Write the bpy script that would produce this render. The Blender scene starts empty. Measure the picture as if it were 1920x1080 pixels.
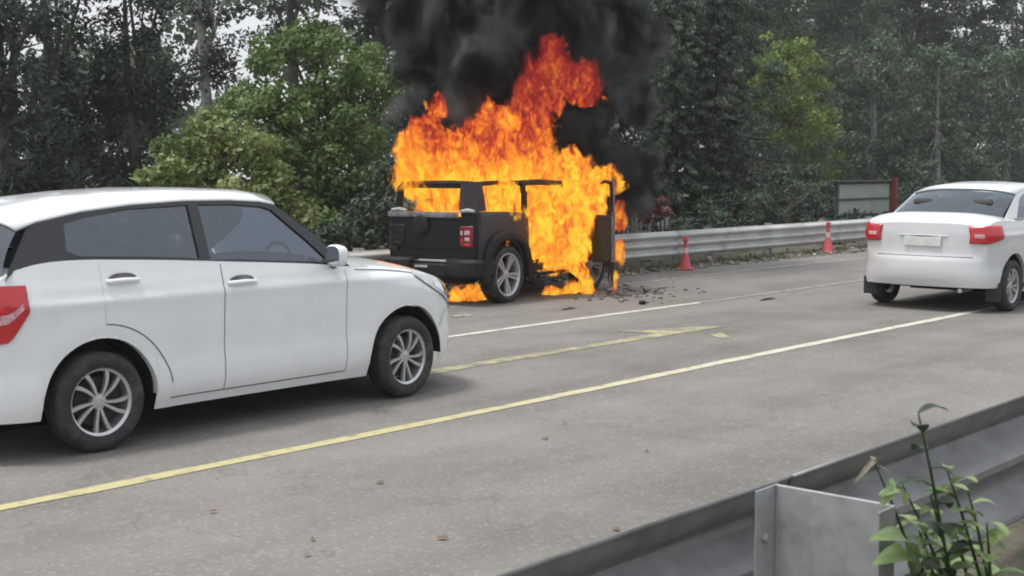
import bpy, bmesh, math, random
import numpy as np
from mathutils import Vector, Matrix, noise as mnoise
from mathutils.geometry import tessellate_polygon

S = bpy.context.scene
C = S.collection
R = math.radians

# ------------------------------------------------------------------ camera, sky, sun, exposure
CAM_H = 1.72
PITCH = R(5.211)
THETA = R(41.333)            # angle between the road (world X) and the view
cam = bpy.data.cameras.new('camera')
cam.sensor_width = 36.0
cam.lens = 36.0 * 2500 / 1920
cam.clip_start, cam.clip_end = 0.05, 2000
cam.dof.use_dof = True
cam.dof.focus_distance = 13.5
cam.dof.aperture_fstop = 7.0
co = bpy.data.objects.new('camera', cam)
C.objects.link(co)
co.location = (0, 0, CAM_H)
co.rotation_euler = (R(90) - PITCH, 0, THETA - R(90))
S.camera = co

SUN_EL, SUN_AZ = R(74), R(140)     # azimuth of the sun, measured from world X
w = bpy.data.worlds.new('World')
S.world = w
w.use_nodes = True
nt = w.node_tree
nt.nodes.clear()
sky = nt.nodes.new('ShaderNodeTexSky')
sky.sky_type = 'NISHITA'
sky.sun_disc = False
sky.sun_elevation = SUN_EL
sky.sun_rotation = R(90) - SUN_AZ
sky.air_density = 1.0
sky.dust_density = 6.0
sky.ozone_density = 1.0
hs = nt.nodes.new('ShaderNodeHueSaturation')
hs.inputs['Saturation'].default_value = 0.35
bg = nt.nodes.new('ShaderNodeBackground')
bg.inputs['Strength'].default_value = 0.15
wo = nt.nodes.new('ShaderNodeOutputWorld')
nt.links.new(sky.outputs[0], hs.inputs['Color'])
oc = nt.nodes.new('ShaderNodeMix')          # even white overcast over the clear sky
oc.data_type = 'RGBA'
oc.inputs[0].default_value = 0.7
oc.inputs[7].default_value = (5.7, 5.9, 6.2, 1)
nt.links.new(hs.outputs[0], oc.inputs[6])
nt.links.new(oc.outputs[2], bg.inputs['Color'])
nt.links.new(bg.outputs[0], wo.inputs['Surface'])

sl = bpy.data.lights.new('sun', 'SUN')
sl.energy = 1.9
sl.angle = R(11)
sl.color = (1.0, 0.96, 0.9)
so = bpy.data.objects.new('sun', sl)
C.objects.link(so)
sd = Vector((math.cos(SUN_EL) * math.cos(SUN_AZ), math.cos(SUN_EL) * math.sin(SUN_AZ), math.sin(SUN_EL)))
so.rotation_euler = sd.to_track_quat('Z', 'Y').to_euler()
so.location = (0, 0, 30)

S.view_settings.view_transform = 'Standard'
S.view_settings.look = 'None'
S.view_settings.gamma = 1
S.view_settings.use_curve_mapping = False
S.view_settings.exposure = 0.3
S.render.engine = 'CYCLES'
S.cycles.use_denoising = True
S.cycles.max_bounces = 8
S.cycles.transparent_max_bounces = 16
S.cycles.volume_bounces = 1
S.cycles.filter_width = 1.9

# ------------------------------------------------------------------ helpers
FW_H = Vector((math.cos(THETA), math.sin(THETA), 0))
CR = Vector((math.sin(THETA), -math.cos(THETA), 0))
CF = FW_H * math.cos(PITCH) - Vector((0, 0, math.sin(PITCH)))
CU = FW_H * math.sin(PITCH) + Vector((0, 0, math.cos(PITCH)))


def at(px, py, Y):
    """point of the place on the vertical plane at lateral distance Y from the camera"""
    r = CR * ((px - 960) / 2500) - CU * ((py - 540) / 2500) + CF
    return Vector((0, 0, CAM_H)) + r * (Y / r.y)


def ground(px, py, z=0.0):
    r = CR * ((px - 960) / 2500) - CU * ((py - 540) / 2500) + CF
    return Vector((0, 0, CAM_H)) + r * ((z - CAM_H) / r.z)


def px_m(Y, px=960):
    """metres per photograph pixel at lateral distance Y"""
    p = at(px, 312, Y)
    return (p - Vector((0, 0, CAM_H))).dot(CF) / 2500


def tag(o, label=None, cat=None, group=None, kind=None):
    if label: o['label'] = label
    if cat: o['category'] = cat
    if group: o['group'] = group
    if kind: o['kind'] = kind
    return o


def thing(name, label, cat, loc=(0, 0, 0), rz=0, group=None):
    o = bpy.data.objects.new(name, None)
    C.objects.link(o)
    o.location = loc
    o.rotation_euler = (0, 0, rz)
    o.empty_display_size = 0.3
    return tag(o, label, cat, group)


def link(name, me, mat=None, parent=None):
    o = bpy.data.objects.new(name, me)
    C.objects.link(o)
    if mat is not None and not me.materials:
        me.materials.append(mat)
    if parent is not None:
        o.parent = parent
    return o


def dup(root, loc=None, rz=None):
    r = root.copy()
    C.objects.link(r)
    if loc is not None: r.location = loc
    if rz is not None: r.rotation_euler = (0, 0, rz)
    for ch in list(root.children):
        c = ch.copy()
        C.objects.link(c)
        c.parent = r
        for g in list(ch.children):
            d = g.copy()
            C.objects.link(d)
            d.parent = c
    return r


class MB:
    def __init__(s):
        s.v, s.f = [], []

    def add(s, vs, fs):
        b = len(s.v)
        s.v += [tuple(p) for p in vs]
        s.f += [tuple(i + b for i in f) for f in fs]
        return s

    def box(s, c, d, rot=None):
        x, y, z = d[0] / 2, d[1] / 2, d[2] / 2
        vs = [Vector(p) for p in ((-x, -y, -z), (x, -y, -z), (x, y, -z), (-x, y, -z), (-x, -y, z), (x, -y, z), (x, y, z), (-x, y, z))]
        if rot is not None: vs = [rot @ p for p in vs]
        c = Vector(c)
        return s.add([p + c for p in vs], [(0, 3, 2, 1), (4, 5, 6, 7), (0, 1, 5, 4), (1, 2, 6, 5), (2, 3, 7, 6), (3, 0, 4, 7)])

    def tube(s, pts, rad, n=8, cap=True):
        pts = [Vector(p) for p in pts]
        if not hasattr(rad, '__len__'): rad = [rad] * len(pts)
        vs, fs = [], []
        prev = None
        for i, p in enumerate(pts):
            d = (pts[min(i + 1, len(pts) - 1)] - pts[max(i - 1, 0)])
            d = d.normalized() if d.length > 1e-9 else Vector((0, 0, 1))
            a = Vector((0, 0, 1)) if abs(d.z) < 0.9 else Vector((1, 0, 0))
            if prev is not None:
                a = prev
            u = (a - d * a.dot(d))
            u = u.normalized() if u.length > 1e-6 else d.orthogonal().normalized()
            prev = u
            vv = d.cross(u)
            for k in range(n):
                t = 2 * math.pi * k / n
                vs.append(p + (u * math.cos(t) + vv * math.sin(t)) * rad[i])
        for i in range(len(pts) - 1):
            for k in range(n):
                k2 = (k + 1) % n
                fs.append((i * n + k, i * n + k2, (i + 1) * n + k2, (i + 1) * n + k))
        if cap:
            fs.append(tuple(range(n - 1, -1, -1)))
            m = (len(pts) - 1) * n
            fs.append(tuple(range(m, m + n)))
        return s.add(vs, fs)

    def lathe(s, prof, n=32, axis='y', c=(0, 0, 0), closed=False):
        """prof: (radius, along)"""
        vs, fs = [], []
        m = len(prof)
        for k in range(n):
            t = 2 * math.pi * k / n
            for r, a in prof:
                p = (r * math.cos(t), a, r * math.sin(t)) if axis == 'y' else (r * math.cos(t), r * math.sin(t), a)
                vs.append((p[0] + c[0], p[1] + c[1], p[2] + c[2]))
        for k in range(n):
            k2 = (k + 1) % n
            for j in range(m if closed else m - 1):
                j2 = (j + 1) % m
                fs.append((k * m + j, k2 * m + j, k2 * m + j2, k * m + j2))
        return s.add(vs, fs)

    def grid(s, rows):
        m = len(rows[0])
        vs = [p for r in rows for p in r]
        fs = []
        for i in range(len(rows) - 1):
            for j in range(m - 1):
                fs.append((i * m + j, (i + 1) * m + j, (i + 1) * m + j + 1, i * m + j + 1))
        return s.add(vs, fs)

    def prism(s, poly, d0, d1):
        """poly: list of points (Vector); extruded from +d0 to +d1 (vectors)"""
        n = len(poly)
        a = [Vector(p) + Vector(d0) for p in poly]
        b = [Vector(p) + Vector(d1) for p in poly]
        tri = tessellate_polygon([[Vector(p) for p in poly]])
        fs = [tuple(t) for t in tri] + [tuple(reversed([i + n for i in t])) for t in tri]
        for i in range(n):
            j = (i + 1) % n
            fs.append((i, j, j + n, i + n))
        return s.add(a + b, fs)

    def build(s, name, mat, parent=None, smooth=0.6, bevel=0, seg=2, solid=0):
        me = bpy.data.meshes.new(name)
        me.from_pydata(s.v, [], s.f)
        bm = bmesh.new()
        bm.from_mesh(me)
        bmesh.ops.remove_doubles(bm, verts=bm.verts, dist=1e-5)
        bmesh.ops.recalc_face_normals(bm, faces=bm.faces)
        bm.to_mesh(me)
        bm.free()
        if smooth:
            me.polygons.foreach_set('use_smooth', [True] * len(me.polygons))
            me.set_sharp_from_angle(angle=smooth)
        o = link(name, me, mat, parent)
        if solid:
            m = o.modifiers.new('solid', 'SOLIDIFY')
            m.thickness = solid
            m.offset = 0
        if bevel:
            m = o.modifiers.new('bevel', 'BEVEL')
            m.width = bevel
            m.segments = seg
            m.limit_method = 'ANGLE'
            m.angle_limit = R(40)
            m.harden_normals = False
        return o


def lerp_tab(tab, x):
    xs = [t[0] for t in tab]
    ys = [t[1] for t in tab]
    if x <= xs[0]: return ys[0]
    if x >= xs[-1]: return ys[-1]
    for i in range(len(xs) - 1):
        if x <= xs[i + 1]:
            # monotone cubic (catmull style) for smooth curves
            t = (x - xs[i]) / (xs[i + 1] - xs[i])
            h = xs[i + 1] - xs[i]
            m0 = (ys[i + 1] - ys[i - 1]) / (xs[i + 1] - xs[i - 1]) if i > 0 else (ys[i + 1] - ys[i]) / h
            m1 = (ys[i + 2] - ys[i]) / (xs[i + 2] - xs[i]) if i + 2 < len(xs) else (ys[i + 1] - ys[i]) / h
            return ((2 * t**3 - 3 * t**2 + 1) * ys[i] + (t**3 - 2 * t**2 + t) * h * m0 + (-2 * t**3 + 3 * t**2) * ys[i + 1] + (t**3 - t**2) * h * m1)


# ------------------------------------------------------------------ materials
def nodes(name):
    m = bpy.data.materials.new(name)
    m.use_nodes = True
    t = m.node_tree
    b = t.nodes['Principled BSDF']
    return m, t, b


def N(t, kind, **kw):
    n = t.nodes.new(kind)
    for k, v in kw.items():
        if hasattr(n, k):
            setattr(n, k, v)
        else:
            n.inputs[k.replace('_', ' ')].default_value = v
    return n


def ramp(t, src, stops):
    r = t.nodes.new('ShaderNodeValToRGB')
    e = r.color_ramp.elements
    while len(e) > 1: e.remove(e[-1])
    e[0].position = stops[0][0]
    e[0].color = (*stops[0][1], 1)
    for p, c in stops[1:]:
        k = e.new(p)
        k.color = (*c, 1)
    t.links.new(src, r.inputs['Fac'])
    return r.outputs['Color']


def g3(v): return (v, v, v)


def pbr(name, col, rough=0.6, metal=0.0, var=0.15, scale=8.0, coat=0.0, bump=0.0, bscale=60, spec=0.5, dirt=None):
    m, t, b = nodes(name)
    tc = N(t, 'ShaderNodeTexCoord')
    nz = N(t, 'ShaderNodeTexNoise', Scale=scale, Detail=5.0, Roughness=0.6)
    t.links.new(tc.outputs['Object'], nz.inputs['Vector'])
    lo = tuple(max(0, c * (1 - var)) for c in col)
    hi = tuple(min(1, c * (1 + var)) for c in col)
    cc = ramp(t, nz.outputs['Fac'], [(0.3, lo), (0.7, hi)])
    if dirt:
        n2 = N(t, 'ShaderNodeTexNoise', Scale=scale * 0.45, Detail=8.0, Roughness=0.7)
        t.links.new(tc.outputs['Object'], n2.inputs['Vector'])
        f = ramp(t, n2.outputs['Fac'], [(dirt[1], g3(0)), (dirt[1] + 0.18, g3(dirt[2]))])
        mx = N(t, 'ShaderNodeMix', data_type='RGBA')
        t.links.new(f, mx.inputs[0])
        t.links.new(cc, mx.inputs[6])
        mx.inputs[7].default_value = (*dirt[0], 1)
        cc = mx.outputs[2]
    t.links.new(cc, b.inputs['Base Color'])
    b.inputs['Roughness'].default_value = rough
    b.inputs['Metallic'].default_value = metal
    b.inputs['Coat Weight'].default_value = coat
    b.inputs['Coat Roughness'].default_value = 0.06
    b.inputs['Specular IOR Level'].default_value = spec
    if bump:
        n3 = N(t, 'ShaderNodeTexNoise', Scale=bscale, Detail=4.0)
        t.links.new(tc.outputs['Object'], n3.inputs['Vector'])
        bp = N(t, 'ShaderNodeBump', Strength=bump, Distance=0.02)
        t.links.new(n3.outputs['Fac'], bp.inputs['Height'])
        t.links.new(bp.outputs[0], b.inputs['Normal'])
    return m


M = {}
M['white_paint'] = pbr('white_paint', (0.81, 0.84, 0.865), 0.22, 0, 0.03, 3, coat=0.8, dirt=((0.6, 0.58, 0.54), 0.55, 0.25))
M['silver_paint'] = pbr('silver_paint', (0.62, 0.64, 0.65), 0.35, 0.1, 0.03, 3, coat=0.6)
M['gloss_black'] = pbr('gloss_black', (0.012, 0.013, 0.015), 0.18, 0, 0.2, 5, coat=0.4)
M['trim_black'] = pbr('trim_black', (0.02, 0.021, 0.022), 0.6, 0, 0.3, 9)
M['under'] = pbr('underbody', (0.012, 0.012, 0.012), 0.9, 0, 0.3, 6)
M['seam'] = pbr('seam', (0.06, 0.06, 0.065), 0.8)
M['rubber'] = pbr('rubber', (0.028, 0.028, 0.03), 0.75, 0, 0.25, 14, dirt=((0.11, 0.10, 0.09), 0.48, 0.6), bump=0.2, bscale=90)
M['alloy'] = pbr('alloy', (0.62, 0.62, 0.64), 0.35, 0.75, 0.08, 8, dirt=((0.25, 0.23, 0.21), 0.5, 0.4))
M['alloy_dark'] = pbr('alloy_dark', (0.03, 0.03, 0.033), 0.5, 0.3, 0.2, 8)
M['chrome'] = pbr('chrome', (0.75, 0.76, 0.78), 0.12, 1.0, 0.03)
M['lamp_glass'] = pbr('lamp_glass', (0.62, 0.63, 0.64), 0.15, 0.3, 0.2, 9, coat=1.0)
M['red_lamp'] = pbr('red_lamp', (0.50, 0.012, 0.02), 0.2, 0, 0.2, 20, coat=0.8)
M['red_dark'] = pbr('red_dark', (0.16, 0.006, 0.012), 0.3, 0, 0.5, 18, coat=0.3)
M['lens_pink'] = pbr('lens_pink', (0.62, 0.34, 0.38), 0.25, 0, 0.5, 30, coat=0.5)
M['seat'] = pbr('seat', (0.06, 0.06, 0.065), 0.85, 0, 0.2, 20)
M['burnt'] = pbr('burnt', (0.011, 0.0105, 0.011), 0.6, 0.0, 0.5, 7, spec=0.3, dirt=((0.09, 0.075, 0.07), 0.56, 0.5), bump=0.4, bscale=40)
M['burnt_paint'] = pbr('burnt_paint', (0.006, 0.007, 0.008), 0.4, 0, 0.4, 5, spec=0.3, dirt=((0.035, 0.024, 0.027), 0.56, 0.6), bump=0.15, bscale=30)
M['scorched'] = pbr('scorched', (0.030, 0.021, 0.028), 0.5, 0, 0.4, 6, dirt=((0.14, 0.10, 0.10), 0.56, 0.5), bump=0.2, bscale=40)
M['ash_grey'] = pbr('ash_grey', (0.16, 0.15, 0.15), 0.8, 0, 0.5, 9, bump=0.5, bscale=40)
M['galv'] = pbr('galvanised', (0.42, 0.43, 0.44), 0.45, 0.35, 0.2, 9, dirt=((0.20, 0.17, 0.14), 0.54, 0.55), bump=0.05, bscale=20)
M['galv_far'] = pbr('galvanised_weathered', (0.50, 0.51, 0.50), 0.6, 0.15, 0.12, 2.5, dirt=((0.25, 0.22, 0.19), 0.55, 0.55))
M['galv_dirty_shaded'] = pbr('galvanised_dirty_shaded', (0.26, 0.265, 0.27), 0.5, 0.3, 0.2, 5, dirt=((0.10, 0.085, 0.08), 0.50, 0.6))  # brownish dirt over a base darkened to paint in the shade behind the beam
M['cone_red'] = pbr('cone_red', (0.52, 0.085, 0.11), 0.6, 0, 0.15, 12, dirt=((0.3, 0.15, 0.14), 0.55, 0.4))
M['cone_white'] = pbr('cone_white', (0.70, 0.50, 0.52), 0.5, 0, 0.1, 12)
M['bark'] = pbr('bark', (0.075, 0.062, 0.05), 0.9, 0, 0.4, 12, bump=0.6, bscale=30)
M['bark_pale'] = pbr('bark_pale', (0.26, 0.25, 0.23), 0.85, 0, 0.35, 9, bump=0.4, bscale=25)
M['board'] = pbr('hoarding_sheet', (0.33, 0.365, 0.335), 0.7, 0, 0.12, 2, dirt=((0.24, 0.26, 0.24), 0.5, 0.5))
M['board_dark'] = pbr('hoarding_frame', (0.06, 0.07, 0.065), 0.7)
M['concrete'] = pbr('concrete', (0.34, 0.33, 0.31), 0.9, 0, 0.2, 6, bump=0.3)
M['stone'] = pbr('stone', (0.27, 0.25, 0.22), 0.9, 0, 0.35, 5, bump=0.3)
M['dry_leaf'] = pbr('dry_leaf', (0.16, 0.10, 0.05), 0.8, 0, 0.4, 20)
M['plate'] = pbr('number_plate', (0.7, 0.7, 0.68), 0.5)


def glass_mat(name, tint, refl):
    m = bpy.data.materials.new(name)
    m.use_nodes = True
    t = m.node_tree
    t.nodes.clear()
    out = N(t, 'ShaderNodeOutputMaterial')
    tr = N(t, 'ShaderNodeBsdfTransparent')
    tr.inputs['Color'].default_value = (*tint, 1)
    gl = N(t, 'ShaderNodeBsdfGlossy')
    gl.inputs['Roughness'].default_value = 0.05
    gl.inputs['Color'].default_value = (0.84, 0.92, 1.0, 1)
    fr = N(t, 'ShaderNodeFresnel')
    fr.inputs['IOR'].default_value = 1.55
    ad = N(t, 'ShaderNodeMath', operation='MULTIPLY_ADD')
    ad.inputs[1].default_value = 1.0
    ad.inputs[2].default_value = refl
    ad.use_clamp = True
    mx = N(t, 'ShaderNodeMixShader')
    t.links.new(fr.outputs[0], ad.inputs[0])
    t.links.new(ad.outputs[0], mx.inputs[0])
    t.links.new(tr.outputs[0], mx.inputs[1])
    t.links.new(gl.outputs[0], mx.inputs[2])
    t.links.new(mx.outputs[0], out.inputs['Surface'])
    return m


M['glass'] = glass_mat('car_glass', (0.34, 0.385, 0.44), 0.10)


def leaf_mat(name, cols, trans=0.3, rough=0.55):
    """cols: dark to light leaf colours, chosen leaf by leaf from the face attribute 'tint'"""
    m, t, b = nodes(name)
    a = N(t, 'ShaderNodeAttribute')
    a.attribute_name = 'tint'
    k = len(cols)
    cc = ramp(t, a.outputs['Fac'], [(i / (k - 1), c) for i, c in enumerate(cols)])
    t.links.new(cc, b.inputs['Base Color'])
    b.inputs['Roughness'].default_value = rough
    b.inputs['Specular IOR Level'].default_value = 0.35
    tl = N(t, 'ShaderNodeBsdfTranslucent')
    t.links.new(cc, tl.inputs['Color'])
    mx = N(t, 'ShaderNodeMixShader')
    mx.inputs[0].default_value = trans
    t.links.new(b.outputs[0], mx.inputs[1])
    t.links.new(tl.outputs[0], mx.inputs[2])
    t.links.new(mx.outputs[0], t.nodes['Material Output'].inputs['Surface'])
    return m


M['leaf_mid'] = leaf_mat('leaf_mid', [(0.06, 0.105, 0.03), (0.13, 0.205, 0.062), (0.25, 0.33, 0.135)])
M['leaf_yellow'] = leaf_mat('leaf_yellow', [(0.08, 0.13, 0.035), (0.18, 0.24, 0.07), (0.33, 0.39, 0.17)])
M['leaf_dark'] = leaf_mat('leaf_dark', [(0.018, 0.032, 0.020), (0.036, 0.055, 0.036), (0.065, 0.092, 0.06)], 0.2)
M['leaf_grey'] = leaf_mat('leaf_grey', [(0.03, 0.054, 0.034), (0.065, 0.104, 0.064), (0.16, 0.21, 0.145)], 0.25)
M['leaf_conifer'] = leaf_mat('leaf_conifer', [(0.022, 0.038, 0.026), (0.05, 0.078, 0.052), (0.15, 0.19, 0.14)], 0.2)
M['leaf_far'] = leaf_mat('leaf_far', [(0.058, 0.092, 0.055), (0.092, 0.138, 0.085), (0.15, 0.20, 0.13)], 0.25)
M['leaf_lime'] = leaf_mat('leaf_lime', [(0.09, 0.14, 0.035), (0.17, 0.24, 0.06), (0.25, 0.33, 0.10)], 0.35)
M['leaf_fresh'] = leaf_mat('leaf_fresh', [(0.16, 0.25, 0.09), (0.24, 0.34, 0.14), (0.34, 0.42, 0.24)], 0.3)
M['leaf_dry'] = leaf_mat('leaf_dry', [(0.10, 0.08, 0.06), (0.18, 0.15, 0.11), (0.34, 0.31, 0.26)], 0.2)
M['leaf_rust'] = leaf_mat('leaf_rust', [(0.09, 0.03, 0.028), (0.15, 0.05, 0.045), (0.2, 0.09, 0.08)], 0.2)
M['grass'] = leaf_mat('grass', [(0.05, 0.065, 0.03), (0.09, 0.11, 0.05), (0.2, 0.19, 0.11)], 0.25)


def road_mat():
    m, t, b = nodes('asphalt')
    tc = N(t, 'ShaderNodeTexCoord')
    mp = N(t, 'ShaderNodeMapping')
    mp.inputs['Scale'].default_value = (0.10, 0.75, 1)     # streaks worn along the lanes
    t.links.new(tc.outputs['Object'], mp.inputs['Vector'])
    big = N(t, 'ShaderNodeTexNoise', Scale=1.3, Detail=5.0, Roughness=0.55)
    t.links.new(mp.outputs[0], big.inputs['Vector'])
    blot = N(t, 'ShaderNodeTexNoise', Scale=0.9, Detail=6.0, Roughness=0.65)
    t.links.new(tc.outputs['Object'], blot.inputs['Vector'])
    fine = N(t, 'ShaderNodeTexNoise', Scale=45.0, Detail=4.0, Roughness=0.75)
    t.links.new(tc.outputs['Object'], fine.inputs['Vector'])
    vor = N(t, 'ShaderNodeTexVoronoi', Scale=55.0)
    t.links.new(tc.outputs['Object'], vor.inputs['Vector'])
    a = N(t, 'ShaderNodeMath', operation='ADD')
    t.links.new(big.outputs['Fac'], a.inputs[0])
    t.links.new(blot.outputs['Fac'], a.inputs[1])
    c1 = ramp(t, a.outputs[0], [(0.38, (0.140, 0.133, 0.123)), (0.5, (0.186, 0.177, 0.164)), (0.62, (0.224, 0.213, 0.198))])
    a.use_clamp = False
    hf = N(t, 'ShaderNodeMath', operation='MULTIPLY')
    hf.inputs[1].default_value = 0.5
    t.links.new(a.outputs[0], hf.inputs[0])
    t.links.new(hf.outputs[0], c1.node.inputs['Fac'])
    f1 = ramp(t, fine.outputs['Fac'], [(0.30, g3(0.82)), (0.52, g3(1.0)), (0.74, g3(1.14))])
    m1 = N(t, 'ShaderNodeMix', data_type='RGBA', blend_type='MULTIPLY')
    m1.inputs[0].default_value = 1
    t.links.new(c1, m1.inputs[6])
    t.links.new(f1, m1.inputs[7])
    # pale chips of stone in the worn surface
    hz = N(t, 'ShaderNodeSeparateColor')
    t.links.new(vor.outputs['Color'], hz.inputs[0])
    chip = ramp(t, hz.outputs[0], [(0.86, g3(0)), (0.93, g3(0.28))])
    m2 = N(t, 'ShaderNodeMix', data_type='RGBA')
    t.links.new(chip, m2.inputs[0])
    t.links.new(m1.outputs[2], m2.inputs[6])
    m2.inputs[7].default_value = (0.37, 0.35, 0.32, 1)
    # hairline cracks
    crk = N(t, 'ShaderNodeTexVoronoi', feature='DISTANCE_TO_EDGE', Scale=0.42)
    wob = N(t, 'ShaderNodeTexNoise', Scale=2.5, Detail=5.0)
    t.links.new(tc.outputs['Object'], wob.inputs['Vector'])
    va = N(t, 'ShaderNodeVectorMath', operation='ADD')
    vs = N(t, 'ShaderNodeVectorMath', operation='SCALE')
    vs.inputs['Scale'].default_value = 0.9
    t.links.new(wob.outputs['Color'], vs.inputs[0])
    t.links.new(tc.outputs['Object'], va.inputs[0])
    t.links.new(vs.outputs[0], va.inputs[1])
    t.links.new(va.outputs[0], crk.inputs['Vector'])
    cf = ramp(t, crk.outputs['Distance'], [(0.0, g3(0.35)), (0.008, g3(0.0))])
    m3 = N(t, 'ShaderNodeMix', data_type='RGBA')
    t.links.new(cf, m3.inputs[0])
    t.links.new(m2.outputs[2], m3.inputs[6])
    m3.inputs[7].default_value = (0.09, 0.085, 0.08, 1)
    t.links.new(m3.outputs[2], b.inputs['Base Color'])
    b.inputs['Roughness'].default_value = 0.85
    bp = N(t, 'ShaderNodeBump', Strength=0.35, Distance=0.01)
    t.links.new(fine.outputs['Fac'], bp.inputs['Height'])
    t.links.new(bp.outputs[0], b.inputs['Normal'])
    return m


def paint_line_mat(name, col, wear, scale=7):
    """road paint worn through to the asphalt"""
    m, t, b = nodes(name)
    tc = N(t, 'ShaderNodeTexCoord')
    nz = N(t, 'ShaderNodeTexNoise', Scale=scale, Detail=8.0, Roughness=0.75)
    t.links.new(tc.outputs['Object'], nz.inputs['Vector'])
    f = ramp(t, nz.outputs['Fac'], [(wear - 0.09, g3(0)), (wear + 0.09, g3(1))])
    mx = N(t, 'ShaderNodeMix', data_type='RGBA')
    t.links.new(f, mx.inputs[0])
    mx.inputs[6].default_value = (0.190, 0.177, 0.160, 1)
    mx.inputs[7].default_value = (*col, 1)
    t.links.new(mx.outputs[2], b.inputs['Base Color'])
    b.inputs['Roughness'].default_value = 0.75
    return m


M['road'] = road_mat()
M['line_white'] = paint_line_mat('line_white', (0.55, 0.54, 0.50), 0.42)
M['line_edge'] = paint_line_mat('line_edge', (0.42, 0.40, 0.37), 0.52)
M['line_yellow'] = paint_line_mat('line_yellow', (0.50, 0.46, 0.27), 0.40)
t_ = M['line_yellow'].node_tree
mx_ = [n for n in t_.nodes if n.type == 'MIX'][0]
sx_ = N(t_, 'ShaderNodeSeparateXYZ')
t_.links.new([n for n in t_.nodes if n.type == 'TEX_COORD'][0].outputs['Object'], sx_.inputs[0])
mr_ = N(t_, 'ShaderNodeMapRange')
mr_.inputs['From Min'].default_value = 6.0
mr_.inputs['From Max'].default_value = 11.5
t_.links.new(sx_.outputs['X'], mr_.inputs['Value'])
t_.links.new(ramp(t_, mr_.outputs[0], [(0.0, (0.48, 0.44, 0.23)), (1.0, (0.56, 0.54, 0.46))]), mx_.inputs[7])
M['line_arrow'] = paint_line_mat('line_arrow', (0.40, 0.38, 0.20), 0.50, 4)


def soil_mat():
    m, t, b = nodes('soil')
    tc = N(t, 'ShaderNodeTexCoord')
    nz = N(t, 'ShaderNodeTexNoise', Scale=1.6, Detail=8.0, Roughness=0.7)
    t.links.new(tc.outputs['Object'], nz.inputs['Vector'])
    cc = ramp(t, nz.outputs['Fac'], [(0.3, (0.06, 0.06, 0.042)), (0.5, (0.10, 0.092, 0.066)), (0.7, (0.17, 0.15, 0.115))])
    t.links.new(cc, b.inputs['Base Color'])
    b.inputs['Roughness'].default_value = 0.95
    n3 = N(t, 'ShaderNodeTexNoise', Scale=25.0, Detail=5.0)
    t.links.new(tc.outputs['Object'], n3.inputs['Vector'])
    bp = N(t, 'ShaderNodeBump', Strength=0.7, Distance=0.05)
    t.links.new(n3.outputs['Fac'], bp.inputs['Height'])
    t.links.new(bp.outputs[0], b.inputs['Normal'])
    return m


M['soil'] = soil_mat()


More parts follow.
